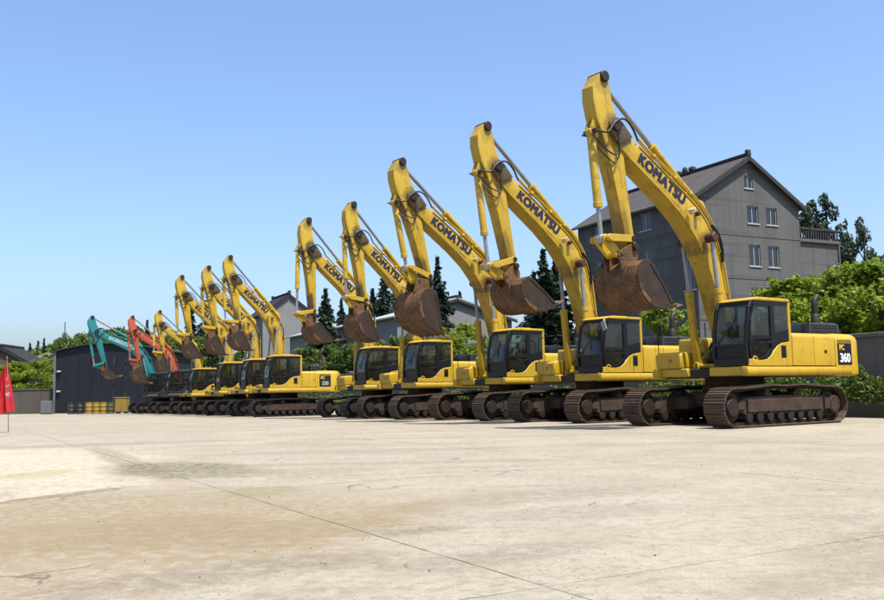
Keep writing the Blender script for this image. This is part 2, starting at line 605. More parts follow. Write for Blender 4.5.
    vor.inputs['Scale'].default_value = 0.42
    wv = t.new('ShaderNodeVectorMath', operation='ADD')
    nz = t.new('ShaderNodeTexNoise')
    nz.inputs['Scale'].default_value = 2.0
    nz.inputs['Detail'].default_value = 6
    t.link(v, nz.inputs['Vector'])
    sc = t.new('ShaderNodeVectorMath', operation='SCALE')
    sc.inputs['Scale'].default_value = 0.8
    t.link(nz.outputs['Color'], sc.inputs[0])
    t.link(v, wv.inputs[0])
    t.link(sc.outputs[0], wv.inputs[1])
    t.link(wv.outputs[0], vor.inputs['Vector'])
    crack = t.math('MULTIPLY', t.ramp(vor.outputs['Distance'], 0.002, 0.008, 1, 0), t.ramp(t.noise(v, 0.7, 3), 0.55, 0.62))
    c = t.mix(t.math('MULTIPLY', crack, 0.7), c, (0.102, 0.084, 0.066))
    spots = t.ramp(t.noise(v, 26, 2, 0.5), 0.70, 0.745, 0, 0.6)
    c = t.mix(t.math('MULTIPLY', spots, t.ramp(mid, 0.4, 0.6)), c, (0.132, 0.108, 0.084))
    h = t.math('ADD', t.math('MULTIPLY', fine, 0.5), t.math('MULTIPLY', grit, 0.5))
    h = t.math('SUBTRACT', h, crack)
    nm = t.bump(h, 0.45, 0.025)
    return t.done(t.principled(t.tone(c, (0.80, 0.785, 0.765)), 0.92, normal=nm, spec=0.2).outputs[0])


MAT['concrete'] = ground_material()
MAT['joint'] = plain('joint_dirt', (0.27, 0.235, 0.175), 0.95, var=0.3, scale=8, bump=0.3)
MAT['terrain'] = rusty('rough_grass_ground', (0.09, 0.12, 0.035), (0.15, 0.13, 0.07), 0.95, 0.3, bump=0.4)

# big sheet to the horizon
bm = bmesh.new()
ys = [-60, 0, 25, 60, 100, 160, 400, 3000]
xs = [-2500, -200, -60, 0, 60, 200, 2500]
grid = [[bm.verts.new((x, y, gz(min(y, 160)) - 0.09)) for x in xs] for y in ys]
for i in range(len(ys) - 1):
    for j in range(len(xs) - 1):
        bm.faces.new((grid[i][j], grid[i][j + 1], grid[i + 1][j + 1], grid[i + 1][j]))
terrain = struct(link('ground', mesh_from_bm('ground', bm, MAT['terrain'])))

# yard: a bed of joint filler with cast slabs on it, the grid runs with the row of machines
U = Vector((-0.5, 0.866))
V = Vector((0.866, 0.5))
O = Vector((0.68, 4.39))            # a point on the long joint in the foreground


def uv(u, v):
    return O + U * u + V * v


bm = bmesh.new()
ul = [-14, -8, 0, 8, 16, 24, 32, 48, 64, 84]
vl = [-44, -30, -15, 0, 8, 16, 21.8]
g2 = []
for u in ul:
    row = []
    for v in vl:
        p = uv(u, v)
        row.append(bm.verts.new((p.x, p.y, gz(p.y) - 0.004)))
    g2.append(row)
for i in range(len(ul) - 1):
    for j in range(len(vl) - 1):
        bm.faces.new((g2[i][j], g2[i][j + 1], g2[i + 1][j + 1], g2[i + 1][j]))
yard = struct(link('yard', mesh_from_bm('yard', bm, MAT['joint'])))


def slab_mesh(u0, u1, v0, v1, rough):
    """one cast slab, edges slightly broken, top at the yard level"""
    gap = 0.003
    pts = []

    def edge(a, b):
        n = max(2, int((b - a).length / rough))
        for i in range(n):
            p = a.lerp(b, i / n)
            j = 0.0 if i == 0 else random.uniform(-0.006, 0.010) + (random.uniform(0.01, 0.035) if random.random() < 0.05 else 0)
            pts.append((p, j))
    c = [uv(u0 + gap, v0 + gap), uv(u0 + gap, v1 - gap), uv(u1 - gap, v1 - gap), uv(u1 - gap, v0 + gap)]
    cen = (c[0] + c[2]) / 2
    for i in range(4):
        edge(c[i], c[(i + 1) % 4])
    b_ = bmesh.new()
    top, bot = [], []
    for p, j in pts:
        q = p + (cen - p).normalized() * max(0, j)
        top.append(b_.verts.new((q.x, q.y, gz(q.y))))
        bot.append(b_.verts.new((q.x, q.y, gz(q.y) - 0.06)))
    ctr = b_.verts.new((cen.x, cen.y, gz(cen.y)))
    n = len(top)
    for i in range(n):
        k = (i + 1) % n
        b_.faces.new((top[i], top[k], ctr))
        b_.faces.new((bot[i], bot[k], top[k], top[i]))
    return mesh_from_bm('slab', b_, MAT['concrete'])


us = [-13.6, -9.0, -4.6, 0.35, 5.9, 11.4, 16.9, 22.4, 27.9, 33.4, 38.9, 44.4, 49.9, 55.4, 60.9, 66.4, 71.9, 77.4, 83]
vv = [-43.6, -38.5, -33, -27.5, -22, -16.5, -11, -5.5, 0, 5.4, 10.8, 16.1, 21.6]
for i in range(len(us) - 1):
    for j in range(len(vv) - 1):
        near = us[i] < 20 and -12 < vv[j] < 6
        link('slab', slab_mesh(us[i], us[i + 1], vv[j], vv[j + 1], 0.16 if near else 1.4), yard)

# loose grit and crumbs of concrete
bm = bmesh.new()
for k in range(900):
    if k < 500:
        x = random.uniform(-5, 5)
        y = 4.2 + random.random() ** 1.6 * 14
    else:
        cx, cy, s_ = random.choice([(-3.6, 12.2, .8), (-1.6, 7.6, .5), (-1.2, 5.4, .5), (0.4, 5.6, .45), (1.0, 7.3, .6), (-0.9, 8.4, .4), (-2.2, 6.6, .5)])
        x = random.gauss(cx, s_)
        y = random.gauss(cy, s_)
    r = random.uniform(0.002, 0.005) if random.random() < 0.96 else random.uniform(0.005, 0.010)
    if y < 3.6:
        continue
    mtx = Matrix.Translation((x, y, gz(y) + r * 0.4)) @ Matrix.Rotation(random.uniform(0, 6), 4, 'Z') @ Matrix.Diagonal((r, r * random.uniform(.6, 1), r * random.uniform(.5, .8), 1))
    bmesh.ops.create_icosphere(bm, subdivisions=1, radius=1, matrix=mtx)
MAT['grit'] = plain('grit', (0.17, 0.14, 0.11), 0.9, var=0.4, scale=1.0)
tag(link('gravel', mesh_from_bm('gravel', bm, MAT['grit'])), 'loose dark grit and crumbs scattered over the concrete yard', 'gravel', kind='stuff')


# ================================================================== EXCAVATOR TEMPLATE (k = 1)
SH = {}          # shared meshes


def build_template():
    Y = MAT['yellow']
    # ---------------- undercarriage
    bm = bmesh.new()
    prism(bm, [(-1.75, .30), (1.55, .30), (1.75, .38), (1.75, .62), (1.55, .70), (.5, .74), (-.5, .74), (-1.75, .70)], -.17, .17, .02)
    prism(bm, [(-1.5, .36), (1.5, .36), (1.5, .66), (-1.5, .66)], .17, .215, .012)      # side plate
    box(bm, -.75, -.45, -.14, .14, .74, .82, .01)
    box(bm, .45, .75, -.14, .14, .74, .82, .01)
    prism(bm, [(1.6, .42), (2.15, .44), (2.15, .54), (1.6, .58)], .14, .20, .01)          # idler yoke
    prism(bm, [(1.6, .42), (2.15, .44), (2.15, .54), (1.6, .58)], -.20, -.14, .01)
    prism(bm, [(-1.6, .36), (-2.1, .40), (-2.1, .62), (-1.6, .66)], .12, .22, .01)
    SH['track'] = mesh_from_bm('track_frame', bm, MAT['frame'])
    bm = bmesh.new()
    lathe(bm, [(.05, -.22), (.20, -.21), (.26, -.10), (.36, -.09), (.37, 0), (.36, .09), (.26, .10), (.20, .21), (.05, .22)], RY, 24)
    SH['idler'] = mesh_from_bm('idler', bm, MAT['steel'], 35)
    bm = bmesh.new()
    lathe(bm, [(.05, -.24), (.22, -.23), (.24, -.08), (.33, -.05), (.33, .05), (.24, .08), (.22, .23), (.05, .24)], RY, 24)
    for i in range(16):
        a = 2 * math.pi * i / 16
        t = bmesh.new()
        box(t, .31, .40, -.04, .04, -.035, .035, .012)
        bmesh.ops.transform(t, matrix=Matrix.Rotation(a, 4, 'Y'), verts=t.verts)
        merge(bm, t)
    for i in range(10):
        a = 2 * math.pi * i / 10
        t = bmesh.new()
        lathe(t, [(.018, .23), (.018, .255)], Matrix.Translation((.17 * math.cos(a), 0, .17 * math.sin(a))) @ Matrix.Rotation(R(-90), 4, 'X'), 6)
        merge(bm, t)
    SH['sprocket'] = mesh_from_bm('sprocket', bm, MAT['frame'], 35)
    bm = bmesh.new()
    lathe(bm, [(.05, -.2), (.12, -.19), (.13, -.1), (.10, -.09), (.10, .09), (.13, .1), (.12, .19), (.05, .2)], RY, 16)
    SH['roller'] = mesh_from_bm('roller', bm, MAT['steel'], 35)
    bm = bmesh.new()
    lathe(bm, [(.04, -.13), (.085, -.12), (.085, .12), (.04, .13)], RY, 14)
    SH['carrier'] = mesh_from_bm('carrier_roller', bm, MAT['steel'], 35)

    # track path
    path = []
    cz, r = .485, .445
    for i in range(13):
        a = R(-90 + 180 * i / 12)
        path.append((2.02 + r * math.cos(a), cz + r * math.sin(a)))
    for x, z in ((1.6, .935), (1.1, .965), (.6, 1.0), (.3, .985), (0, .975), (-.3, .985), (-.6, 1.0), (-1.1, .975), (-1.6, .945)):
        path.append((x, z))
    for i in range(13):
        a = R(90 + 180 * i / 12)
        path.append((-2.02 + r * math.cos(a), cz + r * math.sin(a)))
    P = [Vector((a, 0, b)) for a, b in path]
    P.append(P[0])
    L = [0]
    for a, b in zip(P, P[1:]):
        L.append(L[-1] + (b - a).length)
    N = 49
    SH['shoe_mats'] = []
    for i in range(N):
        s = L[-1] * i / N
        k = max(j for j in range(len(L)) if L[j] <= s)
        k = min(k, len(P) - 2)
        p = P[k].lerp(P[k + 1], (s - L[k]) / (L[k + 1] - L[k]))

        def at(s2):
            s2 %= L[-1]
            kk = min(max(j for j in range(len(L)) if L[j] <= s2), len(P) - 2)
            return P[kk].lerp(P[kk + 1], (s2 - L[kk]) / (L[kk + 1] - L[kk]))
        d = (at(s + .09) - at(s - .09)).normalized()
        n = Vector((d.z, 0, -d.x))     # outward
        M = Matrix(((d.x, 0, n.x, p.x), (0, -1, 0, 0), (d.z, 0, n.z, p.z), (0, 0, 0, 1)))
        SH['shoe_mats'].append(M)
    bm = bmesh.new()
    hw = L[-1] / N / 2 - .006
    box(bm, -hw, hw, -.30, .30, -.014, .004)
    for gx, gh in ((-hw + .018, .03), (0, .026), (hw - .018, .03)):
        t = bmesh.new()
        a = [t.verts.new((gx + sx, y, z)) for y in (-.297, .297) for sx, z in ((-.014, .003), (.014, .003), (.007, gh), (-.007, gh))]
        t.faces.new(a[0:4])
        t.faces.new(a[4:8][::-1])
        for i, j in ((1, 2), (2, 3), (3, 0)):
            t.faces.new((a[i], a[j], a[j + 4], a[i + 4]))
        merge(bm, t)
    SH['shoe'] = mesh_from_bm('shoe', bm, MAT['shoe'])
    bm = bmesh.new()
    for M in SH['shoe_mats']:
        t = bmesh.new()
        t.from_mesh(SH['shoe'])
        bmesh.ops.transform(t, matrix=M, verts=t.verts)
        merge(bm, t)
    SH['shoes_joined'] = mesh_from_bm('shoes_joined', bm, MAT['shoe_dark'])
    bm = bmesh.new()
    for M in SH['shoe_mats']:
        t = bmesh.new()
        box(t, -hw - .012, hw + .012, -.10, -.065, -.085, -.016)
        box(t, -hw - .012, hw + .012, .065, .10, -.085, -.016)
        bmesh.ops.transform(t, matrix=M, verts=t.verts)
        merge(bm, t)
    SH['chain'] = mesh_from_bm('chain', bm, MAT['steel'])

    bm = bmesh.new()
    box(bm, -.85, .85, -.8, .8, .48, .86, .06)
    for sx in (-1, 1):
        for sy in (-1, 1):
            prism(bm, [(sx * .35, .45), (sx * 1.15, .42), (sx * 1.15, .70), (sx * .35, .84)], sy * .6, sy * 1.14, .03)
    lathe(bm, [(.80, .84), (.82, .98), (.74, 1.0), (.74, 1.2)], Matrix.Identity(4), 32)
    SH['center_frame'] = mesh_from_bm('center_frame', bm, MAT['frame'], 30)

    # ---------------- deck with rounded skirts
    bm = bmesh.new()
    sk = [(1.30, 1.22), (1.46, 1.22), (1.50, 1.27), (1.50, 1.38), (1.47, 1.44), (1.40, 1.455), (1.30, 1.455)]
    prism(bm, sk, -2.95, 1.42, .02, 2, axis='x')
    prism(bm, [(-a, b) for a, b in sk], -2.95, 1.42, .02, 2, axis='x')
    box(bm, 1.15, 1.40, .34, 1.30, 1.23, 1.45, .02)
    box(bm, 1.05, 1.30, -1.30, -.42, 1.23, 1.45, .02)
    SH['deck'] = mesh_from_bm('deck', bm, Y, 40)
    bm = bmesh.new()
    box(bm, -2.9, 1.15, -1.3, 1.3, 1.20, 1.43)
    box(bm, .9, 1.35, -.32, .32, 1.19, 1.42, .02)
    SH['underframe'] = mesh_from_bm('underframe', bm, MAT['steel'])

    # boom bracket
    bm = bmesh.new()
    for y0 in (-.44, .37):
        prism(bm, [(-.55, 1.43), (1.05, 1.43), (1.05, 1.56), (.5, 1.85), (.34, 2.12), (.15, 2.2), (-.06, 2.1), (-.35, 1.7)], y0, y0 + .07, .01)
    axle(bm, .15, 2.0, -.48, .48, .075)
    axle(bm, .85, 1.5, -.52, .52, .06)
    SH['bracket'] = mesh_from_bm('boom_bracket', bm, MAT['yellow_arm'], 35)

    # ---------------- engine housing, left and right access panels, counterweight
    def rounded(x0, x1, y0, y1, z0, z1, r=.10, seg=4):
        """upright housing with rounded long top edges (profile in y,z)"""
        pr = [(y0, z0), (y1, z0)]
        for i in range(seg + 1):
            a = R(90 * i / seg)
            pr.append((y1 - r + r * math.cos(a), z1 - r + r * math.sin(a)))
        for i in range(seg + 1):
            a = R(90 + 90 * i / seg)
            pr.append((y0 + r + r * math.cos(a), z1 - r + r * math.sin(a)))
        return pr, x0, x1
    bm = bmesh.new()
    pr, a, b = rounded(-2.24, -.40, -1.44, 1.44, 1.46, 2.27)
    prism(bm, pr, a, b, 0, axis='x')
    SH['engine_hood'] = mesh_from_bm('engine_hood', bm, Y, 30)

    def side_door(x0, x1, s):
        b_ = bmesh.new()
        pr_ = [(s * 1.445, 1.475), (s * 1.480, 1.475)]
        for i in range(5):
            a_ = R(90 * i / 4)
            pr_.append((s * (1.355 + .125 * math.cos(a_)), 2.165 + .125 * math.sin(a_)))
        pr_ += [(s * 1.25, 2.29), (s * 1.25, 2.275), (s * 1.36, 2.26), (s * 1.445, 2.17)]
        prism(b_, pr_, x0, x1, .006, 1, axis='x')
        return b_
    SH['panels'] = []
    for s in (1, -1):
        for x0, x1 in ((-1.32, -.415), (-2.235, -1.335)):
            SH['panels'].append(mesh_from_bm('side_panel', side_door(x0, x1, s), Y, 30))
    bm = bmesh.new()
    box(bm, -1.86, -1.76, 1.48, 1.495, 1.80, 1.87, .006)
    SH['latch'] = mesh_from_bm('latch', bm, MAT['black_trim'])
    # counterweight
    bm = bmesh.new()

    def cw(inset, xi):
        pts = [(-2.25 - xi, 1.485 - inset), (-3.02, 1.485 - inset)]
        for i in range(1, 9):
            a_ = R(90 * i / 8)
            pts.append((-3.02 - (.80 - inset) * math.sin(a_) ** 0.9, (1.485 - inset) * (math.cos(a_)) ** 0.55))
        full = pts[:-1] + [(pts[-1][0], 0.0)] + [(x, -y) for x, y in pts[:-1][::-1]]
        return full
    lev = [(.05, 1.20), (0.0, 1.25), (-.01, 1.40), (0.0, 1.46), (0.0, 2.12), (.035, 2.22), (.11, 2.29), (.22, 2.315)]
    rings = []
    for ins, z in lev:
        rings.append([bm.verts.new((x, y, z)) for x, y in cw(ins, 0)])
    for q, w in zip(rings, rings[1:]):
        for i in range(len(q)):
            j = (i + 1) % len(q)
            bm.faces.new((q[i], q[j], w[j], w[i]))
    bm.faces.new(rings[0])
    bm.faces.new(rings[-1])
    SH['counterweight'] = mesh_from_bm('counterweight', bm, Y, 35)
    # number plate patch, following the flank
    bm = bmesh.new()
    box(bm, -2.98, -2.34, 1.484, 1.490, 1.49, 2.06)
    box(bm, -2.98, -2.34, 1.484, 1.490, 2.085, 2.105)
    box(bm, -2.98, -2.34, 1.484, 1.490, 2.13, 2.145)
    SH['plate'] = mesh_from_bm('number_panel', bm, MAT['black_trim'])

    # engine top cover with slots, pre-cleaner and exhaust
    bm = bmesh.new()
    prism(bm, [(-3.1, 2.30), (-3.06, 2.58), (-2.9, 2.62), (-1.75, 2.60), (-1.72, 2.28)], .15, 1.12, .03)
    SH['top_cover'] = mesh_from_bm('engine_cover', bm, MAT['grille'], 30)
    bm = bmesh.new()
    for z in (2.38, 2.47, 2.54):
        for i in range(11):
            x = -2.95 + i * .108
            box(bm, x, x + .075, 1.118, 1.132, z - .022, z + .022, .004)
    SH['louvre'] = mesh_from_bm('louvre', bm, MAT['black'])
    bm = bmesh.new()
    prism(bm, [(-1.70, 2.28), (-1.70, 2.52), (-1.6, 2.60), (-1.3, 2.60), (-1.12, 2.52), (-1.05, 2.40), (-1.05, 2.28)], .25, 1.0, .06)
    SH['air_box'] = mesh_from_bm('air_intake', bm, MAT['black'], 40)
    bm = bmesh.new()
    tube(bm, curve_pts([(-2.80, .6, 2.55), (-2.80, .6, 3.05), (-2.80, .6, 3.2), (-2.85, .6, 3.32), (-2.95, .6, 3.40)]), .085, 14)
    lathe(bm, [(.12, 2.58), (.12, 2.86), (.09, 2.9)], Matrix.Translation((-2.80, .6, 0)), 16)
    SH['exhaust'] = mesh_from_bm('exhaust_pipe', bm, MAT['steel'], 40)
    bm = bmesh.new()
    tube(bm, [(-.6, -1.35, 2.27), (-.6, -1.35, 2.75), (-.65, -1.35, 2.8), (-2.0, -1.35, 2.8), (-2.05, -1.35, 2.75), (-2.05, -1.35, 2.27)], .018, 6)
    SH['rear_rail'] = mesh_from_bm('handrail', bm, MAT['black_trim'])

    # right front: fuel tank, tool box with steps and handrail
    bm = bmesh.new()
    box(bm, -.38, .42, -1.46, -.56, 1.46, 2.26, .06, 3)
    SH['fuel_tank'] = mesh_from_bm('fuel_tank', bm, Y, 35)
    bm = bmesh.new()
    prism(bm, [(.43, 1.46), (1.32, 1.46), (1.34, 1.80), (1.26, 1.88), (.43, 1.90)], -1.46, -.60, .05, 3)
    SH['tool_box'] = mesh_from_bm('tool_box', bm, Y, 35)
    bm = bmesh.new()
    tube(bm, curve_pts([(1.25, -1.40, 1.85), (1.25, -1.40, 2.5), (1.15, -1.40, 2.62), (.6, -1.40, 2.72), (.45, -1.40, 2.6), (.45, -1.40, 2.2)], 4), .013, 6)
    SH['front_rail'] = mesh_from_bm('handrail', bm, MAT['black_trim'])
    bm = bmesh.new()
    box(bm, 1.336, 1.345, -.98, -.90, 1.62, 1.70)
    SH['sticker'] = mesh_from_bm('sticker', bm, MAT['sticker'])
    bm = bmesh.new()
    for i in range(5):
        y = -.2 + i * .1
        tube(bm, curve_pts([(.62, y, 1.45), (.8, y, 1.75), (.62 - .02 * i, y * .9, 2.05), (.42, y * .8, 2.3), (.38, y * .7, 2.75)], 5), .028, 6)
    SH['base_hose'] = pieces('hose', bm, MAT['rubber'], 60)

    # ---------------- cab
    y0, y1 = .47, 1.48
    bm = bmesh.new()
    # roof
    prism(bm, [(-.40, 3.05), (-.39, 3.09), (-.33, 3.125), (.9, 3.135), (1.06, 3.105), (1.13, 3.055), (1.10, 3.045), (-.36, 3.045)], y0 - .01, y1 + .01, .02)
    box(bm, -.05, .55, .72, 1.2, 3.14, 3.17, .015)
    # rear pillar corners and lower back wall
    box(bm, -.40, -.30, y1 - .09, y1, 1.46, 3.05, .02)
    box(bm, -.40, -.30, y0, y0 + .10, 1.46, 3.04, .02)
    box(bm, -.39, -.33, y0 + .1, y1 - .09, 1.46, 2.3)
    # left lower flank, top edge in an S
    fl = [(-.30, 1.46), (1.34, 1.46), (1.345, 1.62)]
    fl += [(1.20, 1.63), (1.02, 1.60), (.78, 1.60), (.60, 1.63), (.45, 1.72), (.33, 1.84), (.20, 1.95), (.02, 2.02), (-.30, 2.06)]
    prism(bm, fl, y1 - .06, y1, .008, 1)
    prism(bm, [(-.30, 1.46), (1.30, 1.46), (1.32, 1.62), (-.30, 1.95)], y0, y0 + .05, .01)
    SH['cab'] = mesh_from_bm('cab', bm, Y, 35)
    # black frame: pillars, sills, door surround
    bm = bmesh.new()

    def bar(pts, ya, yb, w=.05):
        # bar in the x-z plane along pts
        for (ax, az), (bx, bz) in zip(pts, pts[1:]):
            d = Vector((bx - ax, 0, bz - az)).normalized()
            n = Vector((d.z, 0, -d.x)) * w
            prism(bm, [(ax - n.x, az - n.z), (bx - n.x, bz - n.z), (bx + n.x, bz + n.z), (ax + n.x, az + n.z)], ya, yb, .008, 1)
    front = [(1.335, 1.50), (1.37, 1.90), (1.335, 2.35), (1.22, 2.85), (1.10, 3.03)]
    for ya, yb in ((y1 - .075, y1 - .003), (y0 + .003, y0 + .075)):
        bar(front, ya, yb, .045)
    box(bm, 1.30, 1.40, y0 + .06, y1 - .06, 1.47, 1.66, .01)
    box(bm, 1.33, 1.40, y0 + .06, y1 - .06, 1.93, 2.0, .01)
    box(bm, 1.06, 1.16, y0 + .06, y1 - .06, 2.95, 3.04, .01)
    box(bm, -.30, 1.10, y1 - .07, y1 - .004, 2.95, 3.044, .01)
    box(bm, -.30, 1.10, y0 + .012, y0 + .07, 2.97, 3.035, .01)
    bar([(.30, 1.90), (.30, 3.0)], y1 - .07, y1 - .008, .05)       # B pillar
    prism(bm, [(-.298, 2.07), (.02, 2.03), (.26, 1.92), (.26, 2.28), (-.298, 2.38)], y1 - .055, y1 - .008, .006, 1)
    box(bm, -.14, .06, y1 + .0005, y1 + .006, 1.66, 1.96, .002)     # vent grille
    bar([(.45, 1.75), (.45, 3.0)], y0 + .01, y0 + .06, .04)
    SH['cab_frame'] = mesh_from_bm('cab_frame', bm, MAT['black'], 30)
    # door: black frame with lower panel
    bm = bmesh.new()
    ya, yb = y1 - .05, y1 + .004
    outer = [(1.25, 1.66), (1.02, 1.625), (.80, 1.625), (.62, 1.66), (.47, 1.75), (.37, 1.86), (.37, 2.96), (1.06, 2.96), (1.20, 2.7), (1.29, 2.3), (1.30, 1.9)]
    cen = (.83, 2.3)
    inner = [(cen[0] + (x - cen[0]) * .86, cen[1] + (z - cen[1]) * .93) for x, z in outer]
    t = bmesh.new()
    A = [t.verts.new((x, yb, z)) for x, z in outer]
    B = [t.verts.new((x, yb, z)) for x, z in inner]
    A2 = [t.verts.new((x, ya, z)) for x, z in outer]
    B2 = [t.verts.new((x, ya, z)) for x, z in inner]
    n = len(outer)
    for i in range(n):
        j = (i + 1) % n
        t.faces.new((A[i], A[j], B[j], B[i]))
        t.faces.new((A2[j], A2[i], B2[i], B2[j]))
        t.faces.new((B[i], B[j], B2[j], B2[i]))
        t.faces.new((A[j], A[i], A2[i], A2[j]))
    merge(bm, t)
    box(bm, .44, 1.24, ya + .005, yb - .005, 2.12, 2.20)
    SH['door'] = mesh_from_bm('door', bm, MAT['black'])
    bm = bmesh.new()
    box(bm, .40, .56, yb, yb + .03, 2.02, 2.06, .008)
    tube(bm, [(1.26, yb, 1.95), (1.30, yb + .05, 2.0), (1.27, yb + .05, 2.55), (1.22, yb, 2.6)], .014, 6)
    SH['door_handle'] = mesh_from_bm('door_handle', bm, MAT['black_trim'])
    bm = bmesh.new()
    lathe(bm, [(.03, 0), (.105, 0), (.105, .012), (.075, .014), (.07, .004), (.03, .004)], Matrix.Translation((1.10, y1 - .008, 1.60)) @ Matrix.Rotation(R(-90), 4, 'X'), 18)
    SH['step_hole'] = mesh_from_bm('grip_ring', bm, Y, 40)

    def pane(name, pts):
        b_ = bmesh.new()
        b_.faces.new([b_.verts.new(p) for p in pts])
        SH[name] = mesh_from_bm(name, b_, MAT['glass'])

    def pane_black(name, pts):
        pane(name, pts)
        SH[name].materials.clear()
        SH[name].materials.append(MAT['black'])
    yg = y1 - .028
    pane('g_door', [(x, yg, z) for x, z in inner if z > 2.19] + [(1.19, yg, 2.20), (.43, yg, 2.20)][::1] if False else
         [(.43, yg, 2.20), (.43, yg, 2.91), (1.02, yg, 2.91), (1.15, yg, 2.67), (1.22, yg, 2.3), (1.225, yg, 2.20)])
    pane('g_door_low', [(.43, yg, 2.12), (.43, yg, 1.9), (.52, yg, 1.79), (.66, yg, 1.70), (.82, yg, 1.67), (1.0, yg, 1.67), (1.19, yg, 1.71), (1.225, yg, 1.95), (1.225, yg, 2.12)])
    pane('g_side', [(-.295, yg, 2.38), (.25, yg, 2.28), (.25, yg, 2.97), (-.295, yg, 2.97)])
    pane('g_right', [(-.30, y0 + .035, 1.94), (1.30, y0 + .035, 1.64), (1.335, y0 + .035, 1.95), (1.29, y0 + .035, 2.4), (1.18, y0 + .035, 2.85), (1.10, y0 + .035, 2.98), (-.30, y0 + .035, 2.98)])
    pane('g_rear', [(-.36, y0 + .1, 2.3), (-.36, y1 - .09, 2.3), (-.36, y1 - .09, 3.03), (-.36, y0 + .1, 3.03)])
    b_ = bmesh.new()
    pf = [(1.362, 2.0), (1.33, 2.35), (1.22, 2.83), (1.13, 2.97)]
    A = [b_.verts.new((x, y0 + .07, z)) for x, z in pf]
    Bv = [b_.verts.new((x, y1 - .07, z)) for x, z in pf]
    for i in range(3):
        b_.faces.new((A[i], A[i + 1], Bv[i + 1], Bv[i]))
    SH['g_front'] = mesh_from_bm('windshield', b_, MAT['glass'], 60)
    pane_black('g_front_low', [(1.345, y0 + .07, 1.66), (1.345, y1 - .07, 1.66), (1.366, y1 - .07, 1.93), (1.366, y0 + .07, 1.93)])
    bm = bmesh.new()
    tube(bm, [(1.385, .62, 2.02), (1.36, .98, 2.40), (1.335, 1.05, 2.46)], .012, 5)
    tube(bm, [(1.375, 1.02, 2.12), (1.27, 1.10, 2.72)], .014, 5)
    SH['wiper'] = mesh_from_bm('wiper', bm, MAT['black_trim'])
    # seat and consoles
    bm = bmesh.new()
    box(bm, .05, .60, .74, 1.22, 1.80, 1.94, .04, 2)
    prism(bm, [(.02, 1.9), (.16, 1.9), (.0, 2.62), (-.10, 2.60)], .76, 1.20, .03)
    box(bm, -.09, .02, .86, 1.10, 2.62, 2.82, .03, 2)
    box(bm, .1, .7, .58, .70, 1.8, 2.06, .02)
    box(bm, .1, .7, 1.26, 1.36, 1.8, 2.06, .02)
    box(bm, -.2, 1.25, y0 + .06, y1 - .08, 1.46, 1.50)
    box(bm, .2, .5, .80, 1.16, 1.50, 1.80)
    tube(bm, [(.68, .64, 2.05), (.72, .64, 2.25)], .02, 6)
    tube(bm, [(.68, 1.31, 2.05), (.72, 1.31, 2.25)], .02, 6)
    tube(bm, [(1.0, .9, 1.5), (.98, .9, 1.98)], .02, 6)
    tube(bm, [(1.0, 1.06, 1.5), (.98, 1.06, 1.98)], .02, 6)
    SH['seat'] = mesh_from_bm('seat', bm, MAT['seat'], 40)
    bm = bmesh.new()
    tube(bm, curve_pts([(1.18, 1.47, 2.98), (1.30, 1.56, 3.02), (1.36, 1.60, 2.95)], 4), .014, 6)
    t = bmesh.new()
    box(t, -.02, .02, -.09, .09, -.14, .14, .015)
    bmesh.ops.transform(t, matrix=Matrix.Translation((1.36, 1.60, 2.82)) @ Matrix.Rotation(R(18), 4, 'X'), verts=t.verts)
    merge(bm, t)
    SH['mirror'] = mesh_from_bm('mirror', bm, MAT['chrome'])

    # ---------------- boom (local: foot pin at origin, +x to the arm pin, +z outer side)
    top = [(6.62, .12), (6.30, .20), (5.76, .40), (4.95, .69), (4.06, 1.01), (3.55, 1.17), (3.04, 1.23), (2.46, 1.14), (1.93, .95), (1.24, .60), (.45, .24), (.10, .20), (-.16, .10)]
    bot = [(-.16, -.10), (.08, -.20), (.40, -.15), (.85, .06), (1.45, .30), (1.97, .46), (2.45, .56), (3.0, .61), (3.6, .57), (4.3, .40), (5.0, .17), (5.7, -.06), (6.2, -.19), (6.6, -.18)]
    bm = bmesh.new()
    prism(bm, top + bot, -.24, .24, .018)
    # web stiffener lips along top and bottom plates
    for edge in (top[2:10], bot[3:12][::-1]):
        for (ax, az), (bx, bz) in zip(edge, edge[1:]):
            d = Vector((bx - ax, 0, bz - az))
            n = Vector((-d.z, 0, d.x)).normalized() * .014
            prism(bm, [(ax - n.x, az - n.z), (bx - n.x, bz - n.z), (bx + n.x, bz + n.z), (ax + n.x, az + n.z)], -.262, .262)
    # weld beads where the plates are joined
    for (ax, az), (bx, bz) in (((2.02, .50), (2.30, 1.07)), ((3.95, .46), (4.10, .97)), ((5.55, -.02), (5.70, .39))):
        d = Vector((bx - ax, 0, bz - az)).normalized() * .012
        prism(bm, [(ax - d.z, az + d.x), (ax + d.z, az - d.x), (bx + d.z, bz - d.x), (bx - d.z, bz + d.x)], -.246, .246)
    SH['boom'] = mesh_from_bm('boom', bm, MAT['boom_paint'], 25)
    bm = bmesh.new()
    for s in (-1, 1):
        prism(bm, [(6.15, -.2), (6.5, -.22), (6.72, -.12), (6.76, .06), (6.66, .2), (6.45, .26), (6.05, .3)], s * .24, s * .30, .012)
    SH['boom_nose'] = mesh_from_bm('boom_nose', bm, MAT['greasy'], 35)
    bm = bmesh.new()
    axle(bm, 6.55, 0, -.37, .37, .14, 20)
    SH['nose_pin'] = mesh_from_bm('pivot_pin', bm, MAT['steel'], 35)
    bm = bmesh.new()
    for s in (-1, 1):
        axle(bm, 2.75, .86, s * .45 - .14, s * .45 + .14, .12)
        axle(bm, 3.42, .98, s * .33 - .06, s * .33 + .06, .06)
    SH['boom_pin'] = pieces('pivot_pin', bm, MAT['pin'], 35)
    bm = bmesh.new()
